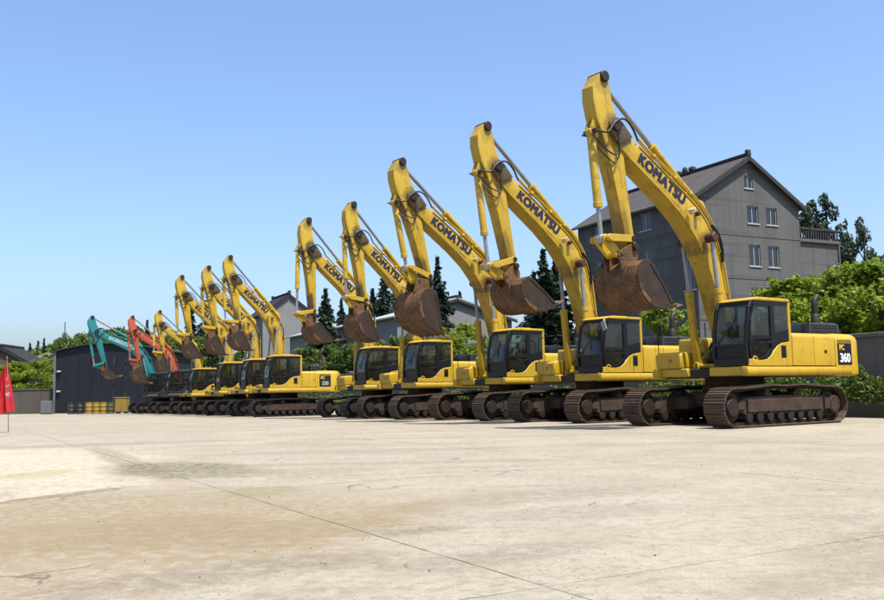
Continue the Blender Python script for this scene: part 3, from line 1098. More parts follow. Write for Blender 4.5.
    for s in (-.16, .10):
        prism(bm, [(2.95, 1.27), (3.75, 1.2), (3.62, 1.42), (3.45, 1.56), (3.28, 1.54)], s, s + .06, .01)
    SH['cyl_bracket'] = mesh_from_bm('cylinder_bracket', bm, MAT['yellow_arm'], 30)
    bm = bmesh.new()
    lathe(bm, [(.02, -.05), (.07, -.05), (.10, .03), (.10, .06), (.02, .065)], Matrix.Translation((3.62, .40, .78)) @ Matrix.Rotation(R(75), 4, 'Y'), 14)
    box(bm, 3.55, 3.62, .30, .42, .74, .82, .01)
    SH['work_lamp'] = mesh_from_bm('work_lamp', bm, MAT['lamp'], 40)
    bm = bmesh.new()
    for k, y in enumerate((-.22, -.16, .19, .25)):
        pts = [(.5, y, .30), (1.24, y, .70), (1.93, y, 1.08), (2.46, y, 1.29), (3.04, y, 1.385), (3.55, y, 1.33), (4.06, y, 1.16), (4.95, y, .83), (5.5, y, .62), (5.9, y, .50)]
        tube(bm, curve_pts(pts, 3), .022, 6)
    for x, z, a in ((4.5, .985, -18), (5.3, .69, -20), (2.1, 1.15, 28), (3.9, 1.205, -15)):
        t = bmesh.new()
        box(t, -.05, .05, -.28, .28, -.05, .045, .01)
        bmesh.ops.transform(t, matrix=Matrix.Translation((x, 0, z)) @ Matrix.Rotation(R(-a), 4, 'Y'), verts=t.verts)
        merge(bm, t)
    SH['boom_pipe'] = pieces('hydraulic_pipe', bm, MAT['yellow_arm'], 50)
    bm = bmesh.new()
    for s, (q) in ((.24, 0), (-.2, .05)):
        tube(bm, curve_pts([(5.88, s, .46), (6.25, s + .04, .46), (6.55, s + .10, .30), (6.66, s + .14, -.05), (6.60, s + .12, -.40), (6.8, s + .06, -.62 - q)], 5), .026, 6)
    for s in (.32, .37):
        tube(bm, curve_pts([(2.9, s - .06, 1.27), (2.6, s - .03, 1.29), (2.25, s - .02, 1.16), (1.95, s - .05, .97)], 5), .022, 6)
    SH['boom_hose'] = pieces('hose', bm, MAT['rubber'], 60)

    # ---------------- arm (local: boom pin at origin, +x towards the bucket pin, +z = away from the machine)
    prof = [(-1.22, .04), (-1.19, .17), (-.92, .44), (-.62, .50), (-.22, .47), (.25, .35), (1.2, .22), (2.2, .15), (2.62, .15), (2.79, .10), (2.83, 0),
            (2.79, -.10), (2.62, -.14), (2.2, -.14), (1.2, -.18), (.45, -.24), (.18, -.27), (0, -.26), (-.16, -.20), (-.5, -.11), (-1.0, -.10), (-1.17, -.06)]
    bm = bmesh.new()
    prism(bm, prof, -.19, .19, .016)
    for y in (-.11, .05):
        prism(bm, [(-.30, .44), (.22, .34), (.20, .52), (.10, .62), (-.04, .62)], y, y + .06, .01)
    SH['arm'] = mesh_from_bm('arm', bm, MAT['arm_paint'], 25)
    bm = bmesh.new()
    axle(bm, -1.12, .04, -.26, .26, .13)
    axle(bm, .06, .56, -.20, .20, .06)
    axle(bm, 2.50, 0, -.33, .33, .07)
    axle(bm, 2.68, 0, -.36, .36, .08)
    SH['arm_pin'] = pieces('pivot_pin', bm, MAT['steel'], 35)
    bm = bmesh.new()
    tube(bm, curve_pts([(-.15, .26, -.1), (.35, .30, -.05), (.62, .30, .14), (.55, .28, .36), (.30, .20, .56), (.12, .14, .66)], 5), .02, 6)
    tube(bm, curve_pts([(-.1, .26, -.02), (.5, .33, .02), (.80, .30, .22), (.66, .26, .44), (.42, .2, .62)], 5), .02, 6)
    SH['arm_hose'] = pieces('hose', bm, MAT['rubber'], 60)

    # cylinders: local z along the cylinder
    def cyl(r, ln):
        b1 = bmesh.new()
        lathe(b1, [(r * .8, .06), (r, .10), (r, ln - .12), (r * 1.12, ln - .11), (r * 1.12, ln), (r * .6, ln + .005)], Matrix.Identity(4), 18)
        t_ = bmesh.new()
        axle(t_, 0, 0, -.10, .10, r * 1.05)
        merge(b1, t_)
        return b1
    SH['boom_barrel'] = mesh_from_bm('cylinder_barrel', cyl(.105, 1.92), MAT['yellow'], 35)
    SH['arm_barrel'] = mesh_from_bm('cylinder_barrel', cyl(.11, 2.05), MAT['yellow_arm'], 35)
    SH['bucket_barrel'] = mesh_from_bm('cylinder_barrel', cyl(.10, 1.78), MAT['yellow_arm'], 35)

    def rod(r, ln):
        b1 = bmesh.new()
        lathe(b1, [(r, .06), (r, ln)], Matrix.Identity(4), 14)
        t_ = bmesh.new()
        axle(t_, 0, 0, -.09, .09, r * 2.0)
        merge(b1, t_)
        return b1
    SH['boom_rod'] = mesh_from_bm('piston_rod', rod(.055, 2.2), MAT['chrome'], 35)
    SH['arm_rod'] = mesh_from_bm('piston_rod', rod(.06, 2.4), MAT['chrome'], 35)
    SH['bucket_rod'] = mesh_from_bm('piston_rod', rod(.055, 1.3), MAT['chrome'], 35)

    # links: local x along the link, length 1, scaled by build
    def bar_link(ln, r, ys_, wd, mat, nm):
        b1 = bmesh.new()
        for yy in ys_:
            pts = []
            for i in range(7):
                a_ = R(90 + 180 * i / 6)
                pts.append((r * math.cos(a_), r * math.sin(a_)))
            for i in range(7):
                a_ = R(-90 + 180 * i / 6)
                pts.append((ln + r * math.cos(a_), r * math.sin(a_)))
            prism(b1, pts, yy - wd / 2, yy + wd / 2, .008, 1)
        axle(b1, ln, 0, min(ys_) - .05, max(ys_) + .05, r * .75)
        return mesh_from_bm(nm, b1, mat, 30)
    SH['rocker'] = bar_link(.76, .085, (-.27, .27), .06, MAT['yellow_arm'], 'rocker_link')
    SH['blink'] = bar_link(.50, .10, (-.13, .13), .10, MAT['yellow_arm'], 'bucket_link')

    # ---------------- bucket (local: pivot at origin, drawn in the pose of the nearest machine)
    bw = .78
    back = [(.02, -.40), (.28, -.38), (.47, -.50), (.57, -.72), (.57, -1.0), (.48, -1.28), (.28, -1.54), (.0, -1.69), (-.35, -1.74), (-.78, -1.72)]
    bm = bmesh.new()
    t = bmesh.new()
    th = .045
    inn = []
    for i, (x, z) in enumerate(back):
        a_ = Vector(back[max(i - 1, 0)])
        b__ = Vector(back[min(i + 1, len(back) - 1)])
        d = (b__ - a_).normalized()
        nn = Vector((d.y, -d.x))            # to the inside
        inn.append((x + nn.x * th, z + nn.y * th))
    cx = sum(p[0] for p in back) / len(back)
    nseg = 8
    rows_o, rows_i = [], []
    for s in range(nseg + 1):
        y = -bw + 2 * bw * s / nseg
        rows_o.append([t.verts.new((x, y, z)) for x, z in back])
        rows_i.append([t.verts.new((x, y, z)) for x, z in inn])
    for s in range(nseg):
        for i in range(len(back) - 1):
            t.faces.new((rows_o[s][i], rows_o[s][i + 1], rows_o[s + 1][i + 1], rows_o[s + 1][i]))
            t.faces.new((rows_i[s][i + 1], rows_i[s][i], rows_i[s + 1][i], rows_i[s + 1][i + 1]))
        for i in (0, len(back) - 1):
            t.faces.new((rows_o[s][i], rows_i[s][i], rows_i[s + 1][i], rows_o[s + 1][i]))
    for s in (0, nseg):
        for i in range(len(back) - 1):
            t.faces.new((rows_o[s][i], rows_o[s][i + 1], rows_i[s][i + 1], rows_i[s][i]))
    merge(bm, t)
    side = back[:-1] + [(-.62, -1.73), (-.60, -1.60), (-.42, -1.18), (-.20, -.80), (-.06, -.52)]
    fl_ = bmesh.new()
    for s in (-1, 1):
        prism(fl_, side, s * (bw + .001), s * (bw + .035), .006, 1)
        # wear strips on the flank edge
        prism(fl_, [(-.66, -1.66), (-.60, -1.60), (-.20, -.80), (-.06, -.52), (.06, -.50), (-.06, -.72), (-.30, -1.12), (-.50, -1.58)], s * (bw + .034), s * (bw + .055), .005, 1)
        prism(bm, [(.30, -1.53), (.50, -1.27), (.585, -1.0), (.50, -.98), (.40, -1.22), (.22, -1.45)], s * (bw + .034), s * (bw + .055), .005, 1)
    for s in (-.28, .28):
        prism(bm, [(-.10, .06), (.02, .13), (.14, .08), (.42, -.02), (.56, -.06), (.62, -.16), (.58, -.60), (.46, -.50), (.28, -.39), (.02, -.41), (-.08, -.3)], s - .035, s + .035, .01, 1)
    axle(bm, .50, -.12, -.34, .34, .06)
    box(bm, -.80, -.66, -bw, bw, -1.735, -1.685, .008)
    for f_ in fl_.faces:
        f_.material_index = 1
    merge(bm, fl_)
    SH['bucket'] = mesh_from_bm('bucket', bm, [MAT['bucket'], MAT['bucket_side']], 30)
    bm = bmesh.new()
    t = bmesh.new()
    a = [t.verts.new(p) for p in ((.10, -.075, -.05), (.10, .075, -.05), (.10, .075, .05), (.10, -.075, .05),
                                  (-.06, -.07, -.055), (-.06, .07, -.055), (-.06, .07, .05), (-.06, -.07, .05),
                                  (-.30, -.045, -.03), (-.30, .045, -.03), (-.30, .045, -.012), (-.30, -.045, -.012))]
    for q in range(2):
        for i in range(4):
            j = (i + 1) % 4
            t.faces.new((a[4 * q + i], a[4 * q + j], a[4 * q + 4 + j], a[4 * q + 4 + i]))
    t.faces.new(a[0:4])
    t.faces.new(a[8:12])
    merge(bm, t)
    SH['tooth'] = mesh_from_bm('tooth', bm, MAT['tooth'])


build_template()


def recolor(o, mat, frm=('yellow_paint', 'worn_yellow_paint', 'greasy_yellow_paint', 'arm_yellow_paint', 'boom_yellow_paint')):
    """same mesh, another paint: material linked to the object"""
    for s in o.material_slots:
        if s.material and s.material.name in frm:
            s.link = 'OBJECT'
            s.material = mat


def dirmat(p, q):
    """matrix at p whose local z points at q, local y stays lateral"""
    d = Vector((q[0] - p[0], 0, q[2] - p[2])).normalized()
    x = Vector((d.z, 0, -d.x))
    return Matrix(((x.x, 0, d.x, p[0]), (0, 1, 0, p[1]), (x.z, 0, d.z, p[2]), (0, 0, 0, 1)))


def rotm(deg):
    """rotation in the x-z plane, anticlockwise seen from the left (+y looks on; x forward to the left)"""
    return Matrix.Rotation(-R(deg), 4, 'Y')


def excavator(x, y, yaw, k, boom_a, arm_a, bucket_a, label, text=None, number=None, col=None, fine=True, mirror=False, text_col='navy', kt=1.0, kb=1.0, tail=1.0, kk=1.0, dark_body=False, ka=1.0):
    root = empty('excavator', Matrix.Translation((x, y, gz(y))) @ Matrix.Rotation(R(yaw), 4, 'Z') @ Matrix.Scale(k, 4))
    tag(root, label, 'excavator', 'excavators parked side by side in the yard')
    parts = []

    def part(name, key, parent=root, M=None):
        me = SH[key] if isinstance(key, str) else key
        for m_ in (me if isinstance(me, list) else [me]):
            o = link(name, m_, parent, M)
            parts.append(o)
        return o
    # undercarriage
    part('center_frame', 'center_frame', root, Matrix.Diagonal((kt, kt, 1, 1)))
    # a shorter tail squeezes the engine bay and brings the counterweight forward
    sh = 1.84 * (1 - tail)
    TH = Matrix.Translation((-.4, 0, 0)) @ Matrix.Diagonal((tail, 1, 1, 1)) @ Matrix.Translation((.4, 0, 0))
    TC = Matrix.Translation((sh, 0, 0))
    td = (1.42 + 2.95 - sh) / (1.42 + 2.95)
    TD = Matrix.Translation((1.42, 0, 0)) @ Matrix.Diagonal((td, 1, 1, 1)) @ Matrix.Translation((-1.42, 0, 0))
    for s in (1, -1):
        tr = part('track', 'track', root, Matrix.Translation((0, s * 1.295 * kt, 0)) @ Matrix.Diagonal((kt, kt if s > 0 else -kt, kt, 1)))
        part('idler_wheel', 'idler', tr, Matrix.Translation((2.02, 0, .485)))
        part('sprocket', 'sprocket', tr, Matrix.Translation((-2.02, 0, .485)) @ Matrix.Rotation(random.uniform(0, 1), 4, 'Y'))
        for i in range(8):
            part('roller', 'roller', tr, Matrix.Translation((-1.42 + i * .405, 0, .245)))
        for xx in (-.6, .6):
            part('carrier_roller', 'carrier', tr, Matrix.Translation((xx, 0, .835)))
        part('chain', 'chain', tr)
        if fine:
            for M in SH['shoe_mats']:
                part('shoe', 'shoe', tr, M)
        else:
            part('shoes', 'shoes_joined', tr)['kind'] = 'stuff'
    # superstructure
    part('underframe', 'underframe', root, TD)
    part('deck', 'deck', root, TD)
    part('boom_bracket', 'bracket')
    hd = part('engine_hood', 'engine_hood', root, TH)
    for p in SH['panels']:
        part('side_panel', p, hd)
    part('latch', 'latch', hd)
    cwt = part('counterweight', 'counterweight', root, TC)
    if number:
        part('number_panel', 'plate', cwt)
        tm = Matrix(((-1, 0, 0, 0), (0, 0, 1, 0), (0, 1, 0, 0), (0, 0, 0, 1)))
        part('lettering', text_mesh('PC', .20, MAT['yellow_print'], .008, sx=.95), cwt, Matrix.Translation((-2.53, 1.492, 1.94)) @ tm)
        part('lettering', text_mesh(number, .32 if fine else .25, MAT['white_print' if fine else 'grey_print'], .013, sx=.98), cwt, Matrix.Translation((-2.665, 1.492, 1.66)) @ tm)
    ec = part('engine_cover', 'top_cover', root, TH)
    part('louvre', 'louvre', ec)['kind'] = 'stuff'
    part('air_intake', 'air_box', ec)
    part('exhaust_pipe', 'exhaust', root, TC)
    part('handrail', 'rear_rail', root, TH)
    part('fuel_tank', 'fuel_tank')
    tb = part('tool_box', 'tool_box', root, Matrix.Identity(4) if tail > .6 else Matrix.Translation((0, 0, .72)) @ Matrix.Diagonal((.8, 1, .5, 1)))
    part('sticker', 'sticker', tb)
    part('handrail', 'front_rail')
    part('hose', 'base_hose')
    cb = part('cab', 'cab')
    part('cab_frame', 'cab_frame', cb)
    part('door', 'door', cb)
    part('door_handle', 'door_handle', cb)
    part('grip_ring', 'step_hole', cb)
    for nm, key in (('windshield', 'g_front'), ('windshield', 'g_front_low'), ('door_window', 'g_door'), ('door_window', 'g_door_low'),
                    ('side_window', 'g_side'), ('side_window', 'g_right'), ('rear_window', 'g_rear')):
        part(nm, key, cb)
    part('wiper', 'wiper', cb)
    part('seat', 'seat', cb)
    if mirror:
        part('mirror', 'mirror', cb)
    # boom
    foot = Vector((.15, 0, 2.0))
    SK = Matrix.Scale(kb, 4)
    Mb = Matrix.Translation(foot) @ rotm(boom_a) @ SK
    bo = part('boom', 'boom', root, Mb)
    part('boom_nose', 'boom_nose', bo)
    part('pivot_pin', 'nose_pin', bo)
    part('pivot_pin', 'boom_pin', bo)
    part('cylinder_bracket', 'cyl_bracket', bo)
    part('work_lamp', 'work_lamp', bo)
    part('hydraulic_pipe', 'boom_pipe', bo)
    part('hose', 'boom_hose', bo)
    if text:
        a = R(180 - 21.5)
        ux = Vector((math.cos(a), 0, math.sin(a)))
        uz = Vector((-ux.z, 0, ux.x)) * -1
        M = Matrix(((ux.x, uz.x, 0, 4.72), (0, 0, 1, .2435), (ux.z, uz.z, 0, .54), (0, 0, 0, 1)))
        part('lettering', text_mesh(text, .365, MAT[text_col], .026, sx=.98, spacing=1.12), bo, M)
    # arm
    pin = Mb @ Vector((6.55, 0, 0))
    Ma = Matrix.Translation(pin) @ rotm(arm_a) @ SK @ Matrix.Diagonal((ka, 1, 1, 1))
    ar = part('arm', 'arm', root, Ma)
    part('pivot_pin', 'arm_pin', ar)
    part('hose', 'arm_hose', ar)
    # bucket
    bp = Ma @ Vector((2.68, 0, 0))
    Mk = Matrix.Translation(bp) @ rotm(bucket_a) @ SK @ Matrix.Scale(kk, 4)
    bk = part('bucket', 'bucket', root, Mk)
    for i in range(5):
        part('tooth', 'tooth', bk, Matrix.Translation((-.80, -.66 + i * .33, -1.71)))
    # linkage
    rp = Ma @ Vector((2.50, 0, 0))
    lp = Mk @ Vector((.50, 0, -.12))
    d = lp - rp
    L = d.length
    a1, a2 = .76 * kb, .50 * kb
    L = min(L, a1 + a2 - .02)
    ca = (a1 * a1 + L * L - a2 * a2) / (2 * a1 * L)
    ang = math.acos(max(-1, min(1, ca)))
    base = math.atan2(d.z, d.x)
    j1 = rp + Vector((math.cos(base + ang), 0, math.sin(base + ang))) * a1
    j2 = rp + Vector((math.cos(base - ang), 0, math.sin(base - ang))) * a1
    j = j1 if j1.x > j2.x else j2
    part('rocker_link', 'rocker', root, Matrix.Translation(rp) @ rotm(math.degrees(math.atan2(j.z - rp.z, j.x - rp.x))) @ SK)
    part('bucket_link', 'blink', root, Matrix.Translation(j) @ rotm(math.degrees(math.atan2(lp.z - j.z, lp.x - j.x))) @ SK)
    # cylinders: barrel > rod
    def cylinder(p, q, bkey, rkey):
        Mp = dirmat(p, q) @ SK
        b_ = part('cylinder', bkey, root, Mp)
        part('piston_rod', rkey, b_, Mp.inverted() @ dirmat(q, p) @ SK)
    for s in (-1, 1):
        q = Mb @ Vector((2.75, 0, .86))
        cylinder(Vector((.85, s * .46, 1.5)), Vector((q.x, s * .46, q.z)), 'boom_barrel', 'boom_rod')
    cylinder(Mb @ Vector((3.45, 0, 1.46)), Ma @ Vector((-1.12, 0, .04)), 'arm_barrel', 'arm_rod')
    cylinder(Ma @ Vector((.06, 0, .56)), j, 'bucket_barrel', 'bucket_rod')
    if col:
        for o in parts:
            q = o if o.parent is root else o.parent
            recolor(o, MAT[col] if q.name.split('.')[0] in ('boom', 'arm', 'cylinder', 'rocker_link', 'bucket_link') or not dark_body else MAT['dark_body'])
    return root


KO = 'KOMATSU'
MACH = [
    # x, y, yaw, k, (track, boom, tail, bucket, arm length) scale, boom, arm, bucket
    (7.55, 23.47, 214.6, 1.0, (1, 1.01, 1, .88, 1.07), 51.3, -99.5, -9, 'nearest yellow excavator, tallest in the picture, with 360 on its tail', KO, '360'),
    (4.88, 28.25, 215.5, 1.0, (1, 1.03, 1, .86, 1.06), 53.9, -101.5, -26, 'yellow excavator second from the right, grey mirror on its cab, bucket curled in', KO, '360'),
    (2.37, 32.35, 215.5, 1.0, (1, 1.05, 1, .90, 1.04), 53.4, -104.0, 18, 'yellow excavator third from the right, bucket hanging open above the cab behind', KO, '300'),
    (-.75, 36.44, 215.5, .97, (.98, .95, .9, .84, 1.12), 60.0, -96.0, 6, 'yellow excavator fourth from the right, dark bucket below the nearest conifers', KO, '300'),
    (-2.95, 40.08, 213, .97, (.94, .97, .7, .78, 1.15), 59.8, -92.5, -16, 'yellow excavator at the left end of the nearer group, before the gap', KO, '220'),
    (-8.1, 46, 211, .97, (.92, .885, .46, .84, 1.05), 62.8, -97.5, 0, 'yellow excavator just left of the gap in the row, number on its visible tail', KO, '220'),
    (-10.05, 49.65, 211, .97, (.92, .895, .46, .82, 1.05), 62.1, -96.5, 3, 'yellow excavator second left of the gap, arm upright between two taller booms', KO, None),
    (-12.3, 53.3, 211, .97, (.92, .91, .46, .82, 1.05), 60.2, -98.0, -5, 'yellow excavator third left of the gap, leftmost of the tall yellow booms', KO, None),
    (-15.2, 57.8, 211, .92, (.9, .78, .46, .85, 1), 54.4, -94.0, 0, 'small yellow excavator with a short thin boom beside the red one', None, None),
    (-17.9, 62, 211, .93, (.9, .80, .46, 1.05, 1.1), 50.5, -98.0, 0, 'orange red excavator between the teal and the small yellow ones', None, None),
    (-20.6, 66, 211, .93, (.9, .985, .46, .74, 1), 42.2, -104.5, -25, 'teal excavator at the far left end of the row', 'KOBELCO', None),
]
for i, (x, y, yaw, k, (kt, kb, tl, kk, ka_), ba, aa, ka, lab, tx, num) in enumerate(MACH):
    excavator(x, y, yaw, k, ba, aa, ka, lab, tx, num, col={9: 'red', 10: 'teal'}.get(i), fine=i < 4, mirror=(i == 1),
              text_col='pale_teal' if i == 10 else 'navy', kt=kt, kb=kb, tail=tl, kk=kk, dark_body=i > 8, ka=ka_)

# ================================================================== SURROUNDINGS
F = 900.0


def atpx(px, y):
    """world x of an image column at depth y (used to read positions off the survey)"""
    return (px - 442.0) / F * y


MAT['wall'] = None


def weathered(name, a, b, c_, scale=0.5, streak=0.5, rough=0.9, bands=0.0):
    t = NT(name)
    v = t.coords(rnd=False)
    c = t.mix(t.ramp(t.noise(v, scale, 6, 0.62), 0.3, 0.7), a, b)
    v2 = t.coords(scale=(2.2, 2.2, 0.14), rnd=False)
    c = t.mix(t.ramp(t.noise(v2, 1.2, 5, 0.6), 0.48, 0.75, 0, streak), c, c_)
    if bands:
        v3 = t.coords(scale=(0.05, 0.05, 3.2), rnd=False)
        c = t.mix(t.ramp(t.noise(v3, 1.0, 3, 0.5), 0.55, 0.62, 0, bands), c, c_)
    fine = t.noise(v, scale * 22, 4, 0.6)
    return t.done(t.principled(c, rough, normal=t.bump(fine, 0.3, 0.03), spec=0.2).outputs[0])


MAT['wall'] = weathered('grey_render_wall', (0.115, 0.102, 0.086), (0.155, 0.138, 0.118), (0.07, 0.061, 0.052), 0.7, 0.6)
MAT['house'] = weathered('grey_cement_render', (0.076, 0.075, 0.074), (0.104, 0.102, 0.099), (0.050, 0.049, 0.049), 0.35, 0.55, bands=0.45)
MAT['house_pale'] = weathered('pale_grey_render', (0.15, 0.15, 0.152), (0.19, 0.19, 0.19), (0.11, 0.11, 0.11), 0.3, 0.4)
MAT['brick'] = weathered('brown_brick', (0.058, 0.052, 0.046), (0.08, 0.071, 0.062), (0.04, 0.035, 0.03), 0.8, 0.5)
MAT['dark_wood'] = plain('dark_rail', (0.03, 0.026, 0.024), 0.8)
MAT['ridge'] = plain('black_ridge_tile', (0.018, 0.018, 0.02), 0.8)
MAT['white_frame'] = plain('white_window_frame', (0.42, 0.43, 0.43), 0.5, var=0.06)
MAT['shed'] = weathered('navy_sheet', (0.008, 0.009, 0.014), (0.011, 0.013, 0.019), (0.006, 0.007, 0.010), 0.5, 0.4, 0.6)
MAT['shed_side'] = weathered('green_grey_sheet', (0.02, 0.026, 0.022), (0.03, 0.036, 0.03), (0.015, 0.02, 0.016), 0.5, 0.4, 0.6)
MAT['zinc'] = plain('galvanised', (0.16, 0.17, 0.17), 0.5, 0.3)
MAT['pane'] = None
t = NT('dark_window_glass')
p = t.principled((0.012, 0.016, 0.02), 0.06, spec=0.6)
MAT['pane'] = t.done(p.outputs[0])


def tiles(name, a, b, freq=4.0):
    t = NT(name)
    tc = t.new('ShaderNodeTexCoord')
    wv = t.new('ShaderNodeTexWave', wave_type='BANDS', bands_direction='X')
    wv.inputs['Scale'].default_value = freq
    wv.inputs['Distortion'].default_value = 0.4
    t.link(tc.outputs['Object'], wv.inputs['Vector'])
    v = t.coords(rnd=False)
    c = t.mix(t.ramp(t.noise(v, 0.9, 6, 0.65), 0.3, 0.7), a, b)
    c = t.mix(t.ramp(wv.outputs['Fac'], 0.0, 0.5, 0.45, 0), c, tuple(x * 0.5 for x in a))
    return t.done(t.principled(c, 0.85, normal=t.bump(wv.outputs['Fac'], 0.5, 0.06), spec=0.2).outputs[0])


MAT['tile'] = tiles('grey_roof_tile', (0.055, 0.049, 0.046), (0.082, 0.074, 0.069))
MAT['sheet_roof'] = tiles('pale_sheet_roof', (0.26, 0.26, 0.26), (0.34, 0.34, 0.33), 2.5)
MAT['dark_tile'] = tiles('dark_roof_tile', (0.02, 0.02, 0.022), (0.03, 0.03, 0.032))

# ------------------------------------------------------------------ perimeter wall behind the row
WD = Vector((-0.49, 0.872)).normalized()     # along the row
WN = Vector((0.872, 0.49)).normalized()      # away from the machines
W0 = Vector((13.5, 27.6))


def frame2(o, d, n):
    """matrix: local x along d, local y along n, z up, at o (2d) on the ground"""
    return Matrix(((d.x, n.x, 0, o.x), (d.y, n.y, 0, o.y), (0, 0, 1, gz(o.y)), (0, 0, 0, 1)))


# local +x runs along the row, local +y away from the yard (right-handed: x, -n)
bm = bmesh.new()
box(bm, 0, 3.92, -.10, .10, -.1, 2.42)
pan_me = mesh_from_bm('panel', bm, MAT['wall'])
bm = bmesh.new()
box(bm, -.20, .20, -.18, .18, -.1, 2.62, .01)
box(bm, -.24, .24, -.22, .22, 2.62, 2.70, .01)
pier_me = mesh_from_bm('pier', bm, MAT['wall'])
bm = bmesh.new()
box(bm, 0, 3.92, -.16, .16, 2.42, 2.56, .015)
cop_me = mesh_from_bm('coping', bm, MAT['wall'])
wall = empty('boundary_wall', frame2(W0 - WD * 18, WD, -WN))
tag(wall, 'long grey rendered wall running behind the row of excavators', 'wall')
for i in range(21):
    p0 = (W0 - WD * 18) + WD * (4.2 * i)
    dz = gz(p0.y) - gz((W0 - WD * 18).y)
    link('pier', pier_me, wall, Matrix.Translation((4.2 * i, 0, dz)))
    if i < 20:
        link('panel', pan_me, wall, Matrix.Translation((4.2 * i + .14, 0, dz)))
        link('coping', cop_me, wall, Matrix.Translation((4.2 * i + .14, 0, dz)))

# ------------------------------------------------------------------ buildings
def wall_grid(bm, s0, s1, z0, z1, holes, depth, put):
    """flat wall with real openings; put(s, z, d) -> 3d point, d into the building"""
    ss = sorted({s0, s1, *[h[0] for h in holes], *[h[1] for h in holes]})
    zs = sorted({z0, z1, *[h[2] for h in holes], *[h[3] for h in holes]})
    cache = {}

    def vt(s, z, d=0.0):
        k = (round(s, 4), round(z, 4), d)
        if k not in cache:
            cache[k] = bm.verts.new(put(s, z, d))
        return cache[k]
    for a, b in zip(ss, ss[1:]):
        for c, d in zip(zs, zs[1:]):
            if any(h[0] <= a + 1e-5 and b <= h[1] + 1e-5 and h[2] <= c + 1e-5 and d <= h[3] + 1e-5 for h in holes):
                continue
            bm.faces.new((vt(a, c), vt(b, c), vt(b, d), vt(a, d)))
    for a, b, c, d in holes:
        loop = [(a, c), (b, c), (b, d), (a, d)]
        for i in range(4):
            p, q = loop[i], loop[(i + 1) % 4]
            bm.faces.new((vt(*p), vt(*q), vt(*q, depth), vt(*p, depth)))


def add_window(parent, a, b, c, d, put, sill=True, leaves=2, fmat='white_frame', depth=.10):
    def bx(bm_, s0, s1, z0, z1, d0, d1):
        P = [put(s, z, q) for q in (d0, d1) for s, z in ((s0, z0), (s1, z0), (s1, z1), (s0, z1))]
        v = [bm_.verts.new(p_) for p_ in P]
        for f in ((0, 1, 2, 3), (7, 6, 5, 4), (0, 4, 5, 1), (1, 5, 6, 2), (2, 6, 7, 3), (3, 7, 4, 0)):
            bm_.faces.new([v[i] for i in f])
    w = .06
    b1 = bmesh.new()
    bx(b1, a, b, c, c + w, depth, depth + .06)
    bx(b1, a, b, d - w, d, depth, depth + .06)
    bx(b1, a, a + w, c + w, d - w, depth, depth + .06)
    bx(b1, b - w, b, c + w, d - w, depth, depth + .06)
    for i in range(1, leaves):
        m = a + (b - a) * i / leaves
        bx(b1, m - w / 2, m + w / 2, c + w, d - w, depth + .002, depth + .062)
    win = link('window', mesh_from_bm('window', b1, MAT[fmat]), parent)
    for i in range(leaves):
        m0 = a + (b - a) * i / leaves
        m1 = a + (b - a) * (i + 1) / leaves
        b2 = bmesh.new()
        bx(b2, m0 + .02, m1 - .02, c + .02, d - .02, depth + .03, depth + .036)
        link('pane', mesh_from_bm('pane', b2, MAT['pane']), win)
    if sill:
        b3 = bmesh.new()
        bx(b3, a - .08, b + .08, c - .09, c - .005, -.07, depth)
        link('sill', mesh_from_bm('sill', b3, MAT[fmat]), win)


